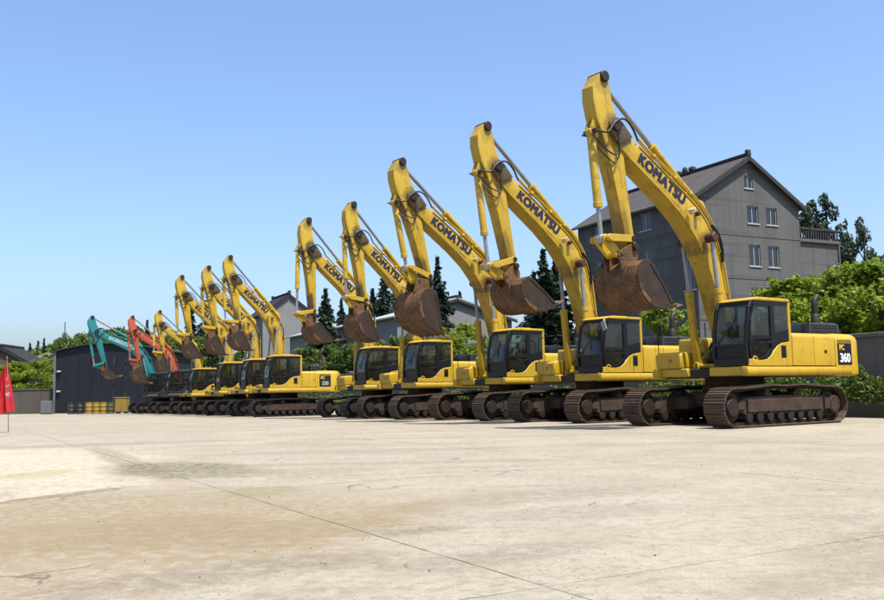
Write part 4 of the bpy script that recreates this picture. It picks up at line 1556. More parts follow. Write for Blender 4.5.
def house(name, label, cat, apex, g, r, hw, ln, eave, top, base, wallmat, roofmat, gable_holes=(), long_holes=(), attic=None, over=.55, bands=True, ridge_end=True, wins=True):
    """apex: ground point under the near gable's peak; g along the gable (to the right), r along the ridge (away)"""
    M = Matrix(((g.x, r.x, 0, apex.x), (g.y, r.y, 0, apex.y), (0, 0, 1, base), (0, 0, 0, 1)))
    root = empty(name, M)
    tag(root, label, cat)
    ez, tz = eave - base, top - base
    putg = lambda s, z, d: (s, d, z)
    putl = lambda s, z, d: (-hw + d, s, z)
    gh = [(a, b, c - base, d - base) for a, b, c, d in gable_holes]
    lh = [(a, b, c - base, d - base) for a, b, c, d in long_holes]
    bm = bmesh.new()
    wall_grid(bm, -hw, hw, -.3, ez, gh, .2, putg)
    # triangle with an opening for the attic window
    if attic:
        a, b, c, d = attic
        c -= base
        d -= base
        sl = lambda z: hw * (tz - z) / (tz - ez)
        P = lambda s, z, q=0: bm.verts.new((s, q, z))
        bm.faces.new((P(-hw, ez), P(hw, ez), P(sl(c), c), P(-sl(c), c)))
        bm.faces.new((P(-sl(c), c), P(a, c), P(a, d), P(-sl(d), d)))
        bm.faces.new((P(b, c), P(sl(c), c), P(sl(d), d), P(b, d)))
        bm.faces.new((P(-sl(d), d), P(sl(d), d), P(0, tz)))
        loop = [(a, c), (b, c), (b, d), (a, d)]
        for i in range(4):
            p_, q_ = loop[i], loop[(i + 1) % 4]
            bm.faces.new((P(*p_), P(*q_), P(*q_, .2), P(*p_, .2)))
    else:
        bm.faces.new([bm.verts.new(p_) for p_ in ((-hw, 0, ez), (hw, 0, ez), (0, 0, tz))])
    link('wall', mesh_from_bm('wall', bm, MAT[wallmat]), root)
    bm = bmesh.new()
    wall_grid(bm, 0, ln, -.3, ez, lh, .2, putl)
    link('wall', mesh_from_bm('wall', bm, MAT[wallmat]), root)
    bm = bmesh.new()
    f = [bm.verts.new(p_) for p_ in ((hw, 0, -.3), (hw, ln, -.3), (hw, ln, ez), (hw, 0, ez), (-hw, ln, -.3), (-hw, ln, ez), (0, ln, tz))]
    bm.faces.new((f[0], f[1], f[2], f[3]))
    bm.faces.new((f[1], f[4], f[5], f[6], f[2]))
    link('wall', mesh_from_bm('wall', bm, MAT[wallmat]), root)
    # roof slabs
    slope = (tz - ez) / hw
    th = .16
    bm = bmesh.new()
    for s in (-1, 1):
        xe = s * (hw + over)
        ze = ez - slope * over
        pts = [(0.0, tz + .03), (xe, ze + .03), (xe, ze + .03 + th), (0.0, tz + .03 + th)]
        A = [bm.verts.new((x, -over * .7, z)) for x, z in pts]
        B = [bm.verts.new((x, ln + over * .7, z)) for x, z in pts]
        bm.faces.new(A)
        bm.faces.new(B[::-1])
        for i in range(4):
            j = (i + 1) % 4
            bm.faces.new((A[i], B[i], B[j], A[j]))
    # orient texture so the bands run down the slope
    rf = link('roof', mesh_from_bm('roof', bm, MAT[roofmat]), root)
    bm = bmesh.new()
    box(bm, -.20, .20, -over * .7 - .05, ln + over * .7 + .05, tz + th - .03, tz + th + .24, .04)
    link('ridge', mesh_from_bm('ridge', bm, MAT['ridge']), rf)
    if ridge_end:
        for yy in (-over * .7 - .02, ln + over * .7 - .25):
            bm = bmesh.new()
            box(bm, -.22, .22, yy, yy + .30, tz + th + .20, tz + th + .48, .05)
            link('ridge_ornament', mesh_from_bm('ridge_ornament', bm, MAT['ridge']), rf)
    bm = bmesh.new()
    for s in (-1, 1):
        prism(bm, [(s * .02, tz - .02), (s * (hw + over), ez - slope * over - .02), (s * (hw + over), ez - slope * over - .24), (s * .02, tz - .24)], -over * .7 - .03, -over * .7 + .05)
    for me in pieces('verge_board', bm, MAT['ridge']):
        link('verge_board', me, rf)
    if wins:
        for a, b, c, d in gh:
            add_window(root, a, b, c, d, putg)
        for a, b, c, d in lh:
            add_window(root, a, b, c, d, putl)
        if attic:
            add_window(root, attic[0], attic[1], attic[2] - base, attic[3] - base, putg)
    if bands:
        fl = sorted({h[2] for h in gh})
        for z in fl:
            bm = bmesh.new()
            box(bm, -hw - .02, hw + .02, -.03, -.003, z - 1.05, z - .93)
            link('floor_band', mesh_from_bm('floor_band', bm, MAT[wallmat]), root)
    return root


G1 = Vector((.889, .457)).normalized()
R1 = Vector((-.457, .889)).normalized()
rows = [(13.7, 15.1), (10.3, 12.0), (7.0, 8.6), (3.7, 5.3)]
gw = [(a, b, c, d) for c, d in rows for a, b in ((-.15, 1.05), (1.9, 3.1))]
lw = [(a, b, c, d) for c, d in rows[:1] + rows[1:2] for a, b in ((5.0, 6.5), (11.3, 12.8))] + [(.25, 1.45, 8.3, 11.3), (5.0, 6.5, 7.0, 8.6)]
h1 = house('house', 'tall grey cement house with a gable, rising behind the nearest excavator', 'house', Vector((24.3, 70.0)), G1, R1, 5.6, 15.0, 15.5, 18.9, gz(70) - .1,
           'house', 'tile', gw, lw, (-.3, .6, 16.5, 17.55))
b0 = gz(70) - .1
# flat-roofed wing with a railing
bm = bmesh.new()
box(bm, 5.603, 10.7, .6, 8.0, -.3, 12.7 - b0)
box(bm, 5.603, 10.9, .4, 8.2, 12.7 - b0, 12.95 - b0)
link('wing', mesh_from_bm('wing', bm, MAT['house']), h1)
bm = bmesh.new()
for i in range(18):
    xx = 5.75 + i * .29
    box(bm, xx - .05, xx + .05, .50, .60, 12.95 - b0, 13.75 - b0)
box(bm, 5.62, 10.85, .46, .64, 13.75 - b0, 13.90 - b0)
box(bm, 10.68, 10.82, .64, 8.0, 13.75 - b0, 13.90 - b0)
for i in range(20):
    yy = .9 + i * .36
    box(bm, 10.7, 10.8, yy, yy + .1, 12.95 - b0, 13.75 - b0)
for me in pieces('baluster', bm, MAT['dark_wood']):
    link('baluster', me, h1)
bm = bmesh.new()
tube(bm, [(10.78, .5, 0), (10.78, .5, 12.7 - b0)], .07, 8)
link('downpipe', mesh_from_bm('downpipe', bm, MAT['zinc']), h1)
# tank, pots and aerials standing on the ridge
for q, (yy, w, h) in enumerate(((6.0, .7, .40), (6.9, .5, .55), (7.7, .8, .35), (8.6, .5, .45), (9.3, .7, .3))):
    bm = bmesh.new()
    lathe(bm, [(w * .32, 0), (w * .5, h * .25), (w * .45, h * .75), (w * .2, h)], Matrix.Translation((0, yy, 18.9 - b0 + .35)), 10)
    link('ridge_ornament', mesh_from_bm('ridge_ornament', bm, MAT['ridge'], 40), h1)

h2 = house('house', 'smaller pale grey house with a black ridge left of the gap in the row', 'house', Vector((-22.2, 130)), G1, R1, 3.9, 8.0, 12.3, 15.2, gz(130),
           'house_pale', 'dark_tile', [], [], None, .4, bands=False)
h3 = house('house', 'low dark roofed house at the far left edge behind the flag', 'house', Vector((-54.0, 110)), Vector((1, .1)).normalized(), Vector((-.1, 1)).normalized(), 3.0, 7.0, 5.4, 7.2, gz(110),
           'brick', 'dark_tile', [], [], None, .5, bands=False, ridge_end=False)
h4 = house('warehouse', 'long low warehouse with a pale sheet roof behind the wall', 'warehouse', Vector((1.4, 90)), G1, R1, 6.5, 34, 8.2, 10.1, gz(90),
           'house_pale', 'sheet_roof', [], [], None, .5, bands=False, ridge_end=False)

# ------------------------------------------------------------------ dark shed at the far left
SX0, SX1, SY = -32.25, -23.5, 75.0
shed = empty('shed', Matrix.Translation((SX0, SY, gz(SY))))
tag(shed, 'windowless navy metal shed with a shallow curved roof at the left', 'shed')
SWd = SX1 - SX0


def roofz(x):
    u = (x / SWd - .5) * 2
    return 5.72 - .60 * u * u


npan = 9
for i in range(npan):
    x0, x1 = SWd * i / npan + .01, SWd * (i + 1) / npan - .01
    bm = bmesh.new()
    n = 8
    prev = None
    for j in range(n + 1):
        x = x0 + (x1 - x0) * j / n
        y = -.012 if j % 2 else 0.0
        a, b = bm.verts.new((x, y, 0)), bm.verts.new((x, y, roofz(x) - .04))
        if prev:
            bm.faces.new((prev[0], a, b, prev[1]))
        prev = (a, b)
    link('panel', mesh_from_bm('panel', bm, MAT['shed']), shed)
bm = bmesh.new()
box(bm, -.06, .02, .06, 12, 0, roofz(0) - .05)
link('side_wall', mesh_from_bm('side_wall', bm, MAT['shed_side']), shed)
bm = bmesh.new()
box(bm, SWd - .02, SWd + .06, .06, 12, 0, roofz(SWd) - .05)
link('side_wall', mesh_from_bm('side_wall', bm, MAT['shed_side']), shed)
bm = bmesh.new()
n = 16
pts = [(-.3 + (SWd + .6) * i / n) for i in range(n + 1)]
prism(bm, [(x, roofz(x)) for x in pts] + [(x, roofz(x) + .10) for x in pts[::-1]], -.25, 12.2)
link('roof', mesh_from_bm('roof', bm, MAT['shed_side']), shed)
bm = bmesh.new()
box(bm, -.10, .06, -.12, .04, 0, roofz(0), .01)
link('corner_post', mesh_from_bm('corner_post', bm, MAT['zinc']), shed)
for z in (3.4, 1.75):
    bm = bmesh.new()
    box(bm, .20, .50, -.22, -.035, z, z + .14, .02)
    link('wall_lamp', mesh_from_bm('wall_lamp', bm, MAT['white_frame']), shed)

# low brown wall left of the shed
bm = bmesh.new()
box(bm, -22, 0, -.15, .15, -.2, 2.0)
box(bm, -22.1, .1, -.20, .20, 2.0, 2.12)
lw_ = link('brick_wall', mesh_from_bm('brick_wall', bm, MAT['brick']), None, Matrix.Translation((SX0 - .6, 76.0, gz(76))))
tag(lw_, 'low brown brick wall left of the navy shed', 'wall')

# ------------------------------------------------------------------ drums and boxes before the shed
def drum_mesh(mat):
    bm = bmesh.new()
    lathe(bm, [(.27, 0), (.29, .02), (.28, .05), (.28, .29), (.295, .31), (.28, .33), (.28, .58), (.295, .60), (.28, .62), (.28, .86), (.29, .89), (.27, .89), (.26, .86), (.02, .86)], Matrix.Identity(4), 18)
    return mesh_from_bm('drum', bm, mat, 40)


MAT['drum_y'] = paint('yellow_drum_paint', (0.30, 0.20, 0.02), amount=0.6)
MAT['drum_g'] = paint('olive_drum_paint', (0.07, 0.07, 0.02), amount=0.5)
MAT['drum_k'] = paint('black_drum_paint', (0.02, 0.02, 0.022), amount=0.4)
my, mg, mk = drum_mesh(MAT['drum_y']), drum_mesh(MAT['drum_g']), drum_mesh(MAT['drum_k'])
for px, me, lab in ((72, mk, 'black oil drum, leftmost of the drums before the navy shed'), (80.5, mk, 'black oil drum next to the first yellow drum'),
                    (89.5, my, 'yellow oil drum beside the black drums'), (97, my, 'yellow oil drum in the middle of the drum row'),
                    (104, my, 'yellow oil drum beside the olive one'), (111, mg, 'olive oil drum beside the yellow box')):
    y = 69.0
    d = link('oil_drum', me, None, Matrix.Translation((atpx(px, y), y, gz(y))))
    tag(d, lab, 'drum', 'oil drums before the shed')
bm = bmesh.new()
box(bm, -.42, .42, -.4, .4, .12, 1.15, .03)
bx_me = mesh_from_bm('box_body', bm, MAT['drum_y'])
cr = empty('storage_box', Matrix.Translation((atpx(122.5, 68.5), 68.5, gz(68.5))))
tag(cr, 'bright yellow metal storage box at the right end of the drums', 'box')
link('box_body', bx_me, cr)
bm = bmesh.new()
box(bm, -.45, .45, -.43, .43, 1.152, 1.22, .02)
link('lid', mesh_from_bm('lid', bm, MAT['drum_y']), cr)
for sx in (-.36, .24):
    bm = bmesh.new()
    box(bm, sx, sx + .12, -.4, .4, 0, .118)
    link('skid', mesh_from_bm('skid', bm, MAT['steel']), cr)
cab2 = empty('metal_cabinet', Matrix.Translation((atpx(48, 72), 72, gz(72))))
tag(cab2, 'pale grey metal cabinet against the corner of the navy shed', 'cabinet')
bm = bmesh.new()
box(bm, -.42, .42, -.3, .3, .05, 1.05, .02)
link('cabinet_body', mesh_from_bm('cabinet_body', bm, MAT['zinc']), cab2)
for sx in (-.40, .01):
    bm = bmesh.new()
    box(bm, sx, sx + .39, -.325, -.302, .10, 1.0, .01)
    link('door', mesh_from_bm('door', bm, MAT['zinc']), cab2)
bm = bmesh.new()
box(bm, -.4, .4, -.28, .28, 0, .048)
link('plinth', mesh_from_bm('plinth', bm, MAT['steel']), cab2)

# ------------------------------------------------------------------ red flag on a leaning stick
MAT['flag'] = plain('red_cloth', (0.80, 0.03, 0.045), 0.75, var=0.15, scale=6)
MAT['stick'] = plain('pale_stick', (0.20, 0.17, 0.13), 0.7)
fx, fy = -12.86, 26.8
fl = empty('flag', Matrix.Translation((fx, fy, gz(fy))))
tag(fl, 'red cloth flag with white characters on a thin leaning pole', 'flag')
bm = bmesh.new()
tube(bm, [(0, 0, -.05), (-.045, 0, 1.0), (-.11, 0, 2.16)], .014, 8)
link('pole', mesh_from_bm('pole', bm, MAT['stick'], 60), fl)
bm = bmesh.new()
lathe(bm, [(.02, 0), (.03, .03), (.005, .12)], Matrix.Translation((-.11, 0, 2.15)), 8)
link('finial', mesh_from_bm('finial', bm, MAT['sticker']), fl)
bm = bmesh.new()
nu, nv = 22, 32
marks = {(i, 9) for i in (2, 3, 4)} | {(3, j) for j in (8, 10, 11)} | {(i, 14) for i in (2, 4)} | {(3, j) for j in (13, 15, 16)} | {(i, 19) for i in (2, 3, 4)} | {(2, 20), (4, 20), (3, 21)}
vg = []
for i in range(nu + 1):
    u = i / nu
    row = []
    for j in range(nv + 1):
        v = j / nv
        z = 2.06 - 1.42 * v - .30 * u * (1 - .35 * v)
        fold = .055 * math.sin(u * 17 + v * 1.6) * (.25 + .75 * v) + .03 * math.sin(u * 31 + v * 4)
        x = -.105 + .10 * v + .16 * v * (1 - u * 3 if u < .33 else 0) - u * (.16 + .30 * v)
        row.append(bm.verts.new((x, fold, z)))
    vg.append(row)
for i in range(nu):
    for j in range(nv):
        fc = bm.faces.new((vg[i][j], vg[i + 1][j], vg[i + 1][j + 1], vg[i][j + 1]))
        fc.material_index = 1 if (i, j) in marks else 0
bmesh.ops.solidify(bm, geom=bm.faces[:], thickness=.006)
link('cloth', mesh_from_bm('cloth', bm, [MAT['flag'], MAT['white_print']], 80), fl)

# ------------------------------------------------------------------ lattice mast
MAT['mast'] = plain('mast_steel', (0.10, 0.11, 0.12), 0.6, 0.2)
mx_, my_ = atpx(63.5, 210), 210.0
mast = empty('radio_mast', Matrix.Translation((mx_, my_, gz(160))))
tag(mast, 'distant lattice radio mast with platforms rising behind the shed', 'mast')
hm = 19.4
for a in range(4):
    ang = R(45 + 90 * a)
    bm = bmesh.new()
    tube(bm, [(1.5 * math.cos(ang), 1.5 * math.sin(ang), 0), (.45 * math.cos(ang), .45 * math.sin(ang), hm - 2.5)], .11, 5)
    link('leg', mesh_from_bm('leg', bm, MAT['mast']), mast)
bm = bmesh.new()
for i in range(9):
    z0, z1 = i * 1.85, (i + 1) * 1.85
    r0 = 1.5 - 1.05 * z0 / (hm - 2.5)
    r1 = 1.5 - 1.05 * z1 / (hm - 2.5)
    for a in range(4):
        p, q = R(45 + 90 * a), R(135 + 90 * a)
        tube(bm, [(r0 * math.cos(p), r0 * math.sin(p), z0), (r1 * math.cos(q), r1 * math.sin(q), z1)], .05, 4)
        tube(bm, [(r0 * math.cos(q), r0 * math.sin(q), z0), (r1 * math.cos(p), r1 * math.sin(p), z1)], .05, 4)
link('bracing', mesh_from_bm('bracing', bm, MAT['mast']), mast)['kind'] = 'stuff'
for z, r in ((12.6, 2.0), (15.0, 1.7)):
    bm = bmesh.new()
    lathe(bm, [(r, 0), (r, .35), (r * .2, .36), (r * .2, .02), (r, 0)], Matrix.Translation((0, 0, z)), 12, cap=False)
    link('platform', mesh_from_bm('platform', bm, MAT['mast']), mast)
bm = bmesh.new()
tube(bm, [(0, 0, hm - 3), (0, 0, hm)], .12, 6)
link('aerial', mesh_from_bm('aerial', bm, MAT['mast']), mast)

# ================================================================== VEGETATION
MAT['leaf_light'] = foliage('light_green_leaves', (0.105, 0.165, 0.012), (0.20, 0.27, 0.022), (0.29, 0.34, 0.045), 0.55, 0.8)
MAT['leaf_mid'] = foliage('mid_green_leaves', (0.042, 0.076, 0.013), (0.082, 0.128, 0.018), (0.12, 0.165, 0.03), 0.35, 0.6)
MAT['leaf_dark'] = foliage('dark_green_leaves', (0.014, 0.032, 0.012), (0.026, 0.05, 0.016), (0.035, 0.065, 0.02), 0.25, 0.6)
MAT['needle'] = foliage('conifer_needles', (0.010, 0.026, 0.014), (0.018, 0.040, 0.020), (0.028, 0.052, 0.026), 0.2, 0.5)
MAT['poplar'] = foliage('poplar_leaves', (0.030, 0.055, 0.036), (0.050, 0.080, 0.048), (0.07, 0.10, 0.06), 0.3, 0.4)
MAT['bark'] = rusty('bark', (0.07, 0.05, 0.035), (0.035, 0.026, 0.02), 0.95, 6)


def leaves(pts, size, mat, name, stretch=1.5, flat=0.0):
    """many small leaf quads, one mesh"""
    V_, F_ = [], []
    rg = random.Random(len(pts) + int(size * 1000))
    for p in pts:
        n = Vector((rg.gauss(0, 1), rg.gauss(0, 1), rg.gauss(0, 1) + flat)).normalized()
        a = n.orthogonal().normalized()
        b = n.cross(a)
        th = rg.uniform(0, 6.28)
        u = (a * math.cos(th) + b * math.sin(th)) * size * rg.uniform(.6, 1.25) * stretch * .5
        w = (b * math.cos(th) - a * math.sin(th)) * size * rg.uniform(.6, 1.2) * .5
        c = Vector(p)
        i = len(V_)
        dr = n * size * .12
        V_ += [c - u, c + w - dr, c + u, c - w - dr]
        F_.append((i, i + 1, i + 2, i + 3))
    me = bpy.data.meshes.new(name)
    me.from_pydata([tuple(v) for v in V_], [], F_)
    me.materials.append(mat)
    return me


def clump_pts(rg, clumps, per):
    pts = []
    for (c, r, sq) in clumps:
        for _ in range(int(per * r * r)):
            d = Vector((rg.gauss(0, 1), rg.gauss(0, 1), rg.gauss(0, 1))).normalized()
            rr = r * (rg.random() ** .28) * rg.uniform(.75, 1.12)
            pts.append((c[0] + d.x * rr, c[1] + d.y * rr, c[2] + d.z * rr * sq))
    return pts


def trunk_mesh(h, r, limbs, rg, mat=None):
    bm = bmesh.new()
    t = bmesh.new()

    def taper(p0, p1, r0, r1, n=5):
        pts = []
        p0, p1 = Vector(p0), Vector(p1)
        seg = 8
        rings = []
        for i in range(n + 1):
            k = i / n
            p = p0.lerp(p1, k) + Vector((rg.uniform(-1, 1), rg.uniform(-1, 1), 0)) * r0 * .35 * (1 if 0 < i < n else 0)
            rr = r0 + (r1 - r0) * k
            rings.append([bm.verts.new((p.x + rr * math.cos(6.2832 * q / seg), p.y + rr * math.sin(6.2832 * q / seg), p.z)) for q in range(seg)])
        for a, b in zip(rings, rings[1:]):
            for q in range(seg):
                w = (q + 1) % seg
                bm.faces.new((a[q], a[w], b[w], b[q]))
        bm.faces.new(rings[-1])
    t.free()
    taper((0, 0, -.2), (0, 0, h), r, r * .35)
    for (z, dx, dy, dz) in limbs:
        taper((0, 0, z), (dx, dy, z + dz), r * .45, r * .12, 4)
    return mesh_from_bm('trunk', bm, mat or MAT['bark'], 60)


def broadleaf(h, rad, seed, mat, leaf=.15, per=150, low=.25):
    """crown of many uneven leafy clumps round limbs"""
    rg = random.Random(seed)
    cl = []
    n = 46
    for i in range(n):
        z = h * (low + (1 - low) * (i + .5) / n)
        k = (z / h - low) / (1 - low)
        env = rad * (math.sin(math.pi * min(1, .18 + .78 * k)) ** .7)
        a = rg.uniform(0, 6.283)
        d = env * rg.uniform(.25, .95)
        r = rad * rg.uniform(.14, .33) * (1 - .35 * k)
        cl.append(((d * math.cos(a), d * math.sin(a), min(z, h - r * .7)), r, rg.uniform(.6, .9)))
    pts = clump_pts(rg, cl, per)
    # stray sprigs that break the outline
    for c, r, sq in cl:
        for _ in range(3):
            d = Vector((rg.gauss(0, 1), rg.gauss(0, 1), abs(rg.gauss(0, 1)))).normalized()
            for q in range(9):
                f = r * (.8 + .09 * q)
                pts.append((c[0] + d.x * f + rg.gauss(0, .05), c[1] + d.y * f + rg.gauss(0, .05), c[2] + d.z * f * sq + rg.gauss(0, .05)))
    crown = leaves(pts, leaf, mat, 'crown')
    limbs = [(h * (.2 + .08 * q), rad * .6 * math.cos(q * 2.4), rad * .6 * math.sin(q * 2.4), h * .35) for q in range(5)]
    return crown, trunk_mesh(h * .8, .035 * h, limbs, rg)


def conifer(h, rad, seed, mat, per=1.0, leaf=.30):
    """tiered drooping boughs, ragged cone"""
    rg = random.Random(seed)
    pts = []
    z = h * .08
    while z < h * .99:
        k = z / h
        env = rad * (1 - k) ** 1.0 + .015 * rad
        nb = max(6, int(16 * (1 - k) + 6))
        for b in range(nb):
            a = rg.uniform(0, 6.283)
            ln = env * rg.uniform(.45, 1.15) * (1 + .28 * math.sin(a * 2 + z * 1.7 + seed) + .16 * math.sin(z * 4.1 + a))
            steps = max(2, int(ln / (leaf * .34) * per))
            for s in range(steps):
                f = (s + rg.random()) / steps
                w = (.20 * ln * (1 - f * .6))
                pts.append((math.cos(a) * ln * f + rg.gauss(0, w * .5), math.sin(a) * ln * f + rg.gauss(0, w * .5), z - .28 * ln * f * f + rg.gauss(0, w * .35)))
        z += h * .022 * (1.25 - .6 * k)
    for q in range(10):
        pts.append((rg.gauss(0, .04), rg.gauss(0, .04), h * (.95 + .05 * q / 10)))
    crown = leaves(pts, leaf, mat, 'crown', 1.7, .5)
    return crown, trunk_mesh(h * .96, .018 * h, [], rg)


def poplar(h, rad, seed, mat):
    rg = random.Random(seed)
    cl = []
    for i in range(30):
        k = (i + .5) / 30
        z = h * (.2 + .8 * k)
        env = rad * (math.sin(math.pi * (.12 + .84 * k)) ** .6)
        a = rg.uniform(0, 6.283)
        d = env * rg.uniform(.2, .9)
        cl.append(((d * math.cos(a), d * math.sin(a), z), rad * rg.uniform(.22, .40) * (1.1 - .5 * k), 1.2))
    pts = clump_pts(rg, cl, 330)
    crown = leaves(pts, .24, mat, 'crown')
    return crown, trunk_mesh(h * .95, .014 * h, [(h * (.25 + .1 * q), rad * .7 * math.cos(q * 2.1), rad * .7 * math.sin(q * 2.1), h * .14) for q in range(6)], rg)


TREE = {}
for i in range(3):
    TREE['light', i] = broadleaf(5.6, 2.3, 20 + i, MAT['leaf_light'], .14, 620)
    TREE['mid', i] = broadleaf(5.4, 2.2, 40 + i, MAT['leaf_mid'], .18, 400)
for i in range(3):
    TREE['con', i] = conifer(12.0, 3.0, 60 + i, MAT['needle'], 1.7, .27)
    TREE['pop', i] = poplar(14.0, 2.2, 80 + i, MAT['poplar'])


def tree(name, kind, i, px, y, top_y, label, cat='tree', group=None, wid=1.0, h0=None):
    """stand a tree at image column px and depth y so that it is as tall as the one in view"""
    hz = 390.5 - (px - 442) * math.tan(R(1.0))
    top = 1.0 + (hz - top_y) / F * y
    base = gz(min(y, 160)) - .05
    h = top - base
    ref = {'light': 5.6, 'mid': 5.4, 'con': 12.0, 'pop': 14.0}[kind]
    s = h / ref
    root = empty(name, Matrix.Translation((atpx(px, y), y, base)) @ Matrix.Rotation(random.uniform(0, 6.28), 4, 'Z') @ Matrix.Diagonal((s * wid, s * wid, s, 1)))
    tag(root, label, cat, group)
    c, t_ = TREE[kind, i % 3]
    link('crown', c, root)
    link('trunk', t_, root)
    return root


for q in (
    ('leafy_tree', 'light', 0, 792, 41, 279, 'light green leafy tree below the grey gable, left of the others by the wall', 1.25),
    ('leafy_tree', 'light', 1, 838, 39, 271, 'light green leafy tree behind the wall above the nearest excavator tail', 1.25),
    ('leafy_tree', 'light', 2, 884, 37, 260, 'light green leafy tree cut by the right edge of the view', 1.25),
    ('leafy_tree', 'light', 1, 862, 46, 266, 'light green leafy tree standing behind the two at the right edge', 1.3),
    ('leafy_tree', 'light', 2, 818, 48, 282, 'light green leafy tree set back under the balcony of the grey house', 1.3),
    ('leafy_tree', 'light', 0, 660, 50, 304, 'bright green leafy tree between the two nearest excavators', .85),
    ('leafy_tree', 'light', 1, 466, 64, 324, 'bright green leafy tree right of the fourth cab from the right', 1.0),
    ('leafy_tree', 'light', 2, 443, 68, 328, 'bright green leafy tree seen over the fourth cab from the right', .9),
    ('leafy_tree', 'mid', 0, 421, 72, 332, 'mid green leafy tree below the pale warehouse roof', 1.0),
    ('leafy_tree', 'mid', 1, 398, 74, 338, 'mid green leafy tree just left of the fourth cab from the right', 1.0),
    ('leafy_tree', 'mid', 2, 374, 76, 342, 'mid green leafy tree above the fifth cab from the right', 1.0),
    ('leafy_tree', 'mid', 0, 350, 78, 345, 'mid green leafy tree above the gap in the row', 1.0),
    ('leafy_tree', 'mid', 1, 327, 80, 346, 'mid green leafy tree over the tail beside the gap', 1.0),
    ('leafy_tree', 'mid', 2, 305, 84, 348, 'mid green leafy tree behind the sixth cab from the right', 1.0),
    ('leafy_tree', 'mid', 2, 212, 92, 334, 'dull green leafy tree showing between the upright arms at left', 1.0),
    ('leafy_tree', 'mid', 0, 190, 96, 336, 'dull green leafy tree showing behind the small yellow boom', 1.0),
    ('leafy_tree', 'light', 0, 20, 90, 362, 'light green leafy bush tree behind the red flag', 1.3),
    ('leafy_tree', 'light', 1, 36, 92, 361, 'light green leafy bush tree between the flag and the shed', 1.3),
    ('leafy_tree', 'light', 2, 2, 90, 366, 'light green leafy bush tree at the left edge of the view', 1.3),
    ('conifer', 'con', 0, 325, 98, 288, 'dark pointed conifer, left one of the pair above the gap', 1.2),
    ('conifer', 'con', 1, 341, 104, 297, 'dark pointed conifer, shorter right one of the pair above the gap', .8),
    ('conifer', 'con', 2, 384, 97, 274, 'dark conifer behind the fourth boom from the right', 1.25),
    ('conifer', 'con', 1, 372, 104, 288, 'dark conifer left of the tallest one behind the fourth boom', 1.2),
    ('conifer', 'con', 0, 395, 104, 284, 'dark conifer right of the tallest one behind the fourth boom', 1.2),
    ('conifer', 'con', 2, 438, 86, 255, 'tall slim conifer alone against the sky under the third boom', .95),
    ('conifer', 'con', 0, 460, 122, 291, 'small distant conifer tip over the warehouse roof', .9),
    ('conifer', 'con', 1, 545, 80, 248, 'tall dark conifer inside the bend of the second boom', 1.25),
    ('conifer', 'con', 0, 557, 84, 258, 'dark conifer against the second boom, right of the tallest there', 1.2),
    ('conifer', 'con', 2, 535, 86, 270, 'dark conifer left of the tallest inside the second boom', 1.15),
    ('conifer', 'con', 0, 29, 150, 343, 'distant conifer behind the dark roof at far left', .9),
    ('conifer', 'con', 1, 37, 152, 341, 'distant conifer between the dark roof and the shed', .9),
    ('conifer', 'con', 2, 43, 148, 338, 'distant conifer nearest the corner of the shed', .8),
    ('conifer', 'con', 1, 146, 128, 320, 'dark conifer tip behind the red boom', .9),
    ('conifer', 'con', 0, 205, 118, 300, 'dark conifer showing behind the upright arms at left', 1.0),
    ('conifer', 'con', 2, 190, 122, 305, 'dark conifer left of another behind the upright arms', 1.0),
    ('poplar', 'pop', 0, 823, 112, 193, 'tall loose poplar directly right of the grey gable', .9),
    ('poplar', 'pop', 1, 833, 112, 198, 'tall loose poplar leaning on its taller neighbour by the balcony', .9),
    ('poplar', 'pop', 2, 848, 110, 221, 'slim loose poplar at the end of the balcony', .75),
    ('poplar', 'pop', 0, 858, 116, 238, 'short loose poplar between two taller ones right of the house', .6),
    ('poplar', 'pop', 1, 870, 108, 218, 'loose poplar standing apart near the right edge', .8),
):
    nm, kind, i, px, y, ty, lab, wd = q
    grp = {'leafy_tree': 'leafy trees behind the wall', 'conifer': 'conifers against the sky', 'poplar': 'poplars right of the grey house'}[nm]
    tree(nm, kind, i, px, y, ty, lab, 'tree', grp, wd)

# hedge before the wall
def hedge(label, t0, t1, h, mat, seed, per=330):
    rg = random.Random(seed)
    ln = t1 - t0
    pts = []
    for _ in range(int(ln * per)):
        x = rg.uniform(0, ln)
        bump = .16 * math.sin(x * 2.1 + seed) + .12 * math.sin(x * 5.3)
        hh = h + bump
        w = .55 + .12 * math.sin(x * 3.1)
        a = rg.uniform(-.2, math.pi + .2)
        rr = rg.random() ** .3 * rg.uniform(.8, 1.12)
        pts.append((x, -w * math.cos(a) * rr, max(.03, hh * .45 + hh * .55 * math.sin(a) * rr)))
    o2 = W0 - WN * 1.1 + WD * t0
    o = link('hedge', leaves(pts, .10, mat, 'hedge'), None, frame2(o2, WD, -WN))
    tag(o, label, 'hedge')


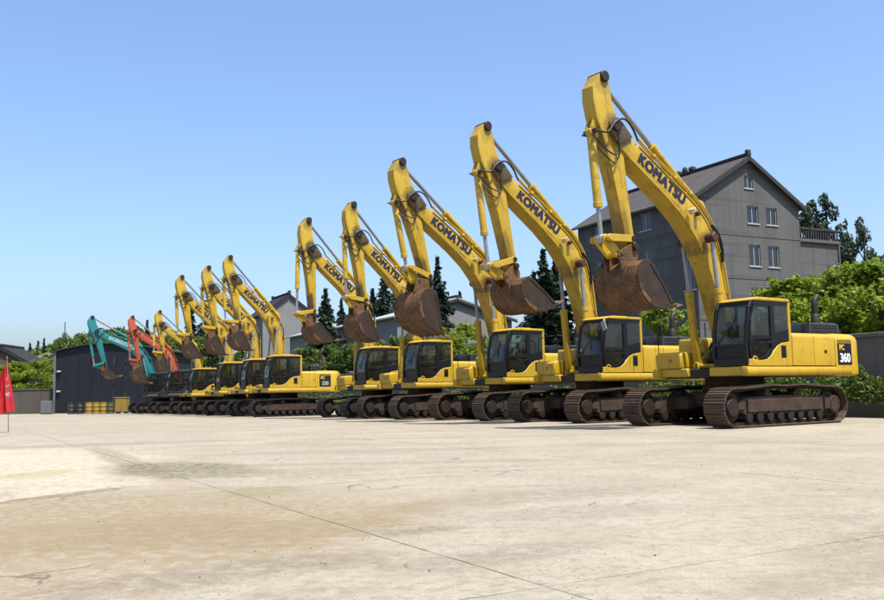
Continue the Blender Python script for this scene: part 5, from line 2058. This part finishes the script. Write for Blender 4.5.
hedge('dark clipped hedge at the foot of the wall behind the nearest tail', -12, 9, 1.25, MAT['leaf_mid'], 1, 900)
hedge('dark clipped hedge at the foot of the wall behind the middle machines', 9.2, 30, 1.05, MAT['leaf_mid'], 2, 300)
hedge('dark clipped hedge at the foot of the wall by the gap in the row', 30.2, 58, .95, MAT['leaf_mid'], 3, 260)

# wooded hill behind the shed
bm = bmesh.new()
hx, hy, hh_, hr = atpx(112, 150), 150.0, 11.6, 23.0
n = 20
vg = []
for i in range(n + 1):
    row = []
    for j in range(n + 1):
        x = hx + (i / n - .5) * 2 * hr * 1.1
        y = hy + (j / n - .5) * 2 * hr * 1.1
        d = math.hypot((x - hx) / hr, (y - hy) / hr)
        row.append(bm.verts.new((x, y, gz(150) - .4 + hh_ * max(0, math.cos(min(1, d) * math.pi / 2)) ** .75)))
    vg.append(row)
for i in range(n):
    for j in range(n):
        bm.faces.new((vg[i][j], vg[i + 1][j], vg[i + 1][j + 1], vg[i][j + 1]))
struct(link('hill', mesh_from_bm('hill', bm, MAT['terrain'], 80)))


def wood(name, label, items, leaf, mat, per):
    rg = random.Random(len(items))
    cl = []
    for (x, y, z, r) in items:
        for _ in range(5):
            cl.append(((x + rg.gauss(0, r * .45), y + rg.gauss(0, r * .45), z + rg.uniform(-.3, .5) * r), r * rg.uniform(.4, .7), .85))
    tag(link(name, leaves(clump_pts(rg, cl, per), leaf, mat, name)), label, 'woodland', kind='stuff')


rg = random.Random(5)
items = []
for _ in range(150):
    a = rg.uniform(0, 6.283)
    d = math.sqrt(rg.random())
    x, y = hx + hr * d * math.cos(a), hy + hr * d * math.sin(a)
    items.append((x, y, gz(150) + hh_ * max(0, math.cos(d * math.pi / 2)) ** .75 + .2, rg.uniform(1.3, 2.2)))
wood('woodland', 'green scrub covering the small hill behind the navy shed', items, .45, MAT['leaf_mid'], 60)
items = []
for _ in range(230):
    px = rg.uniform(-60, 660)
    y = rg.uniform(170, 200)
    items.append((atpx(px, y), y, rg.uniform(0.5, 6.5), rg.uniform(2.0, 3.4)))
wood('woodland', 'dark green far woodland along the horizon behind the walls', items, .9, MAT['leaf_dark'], 20)
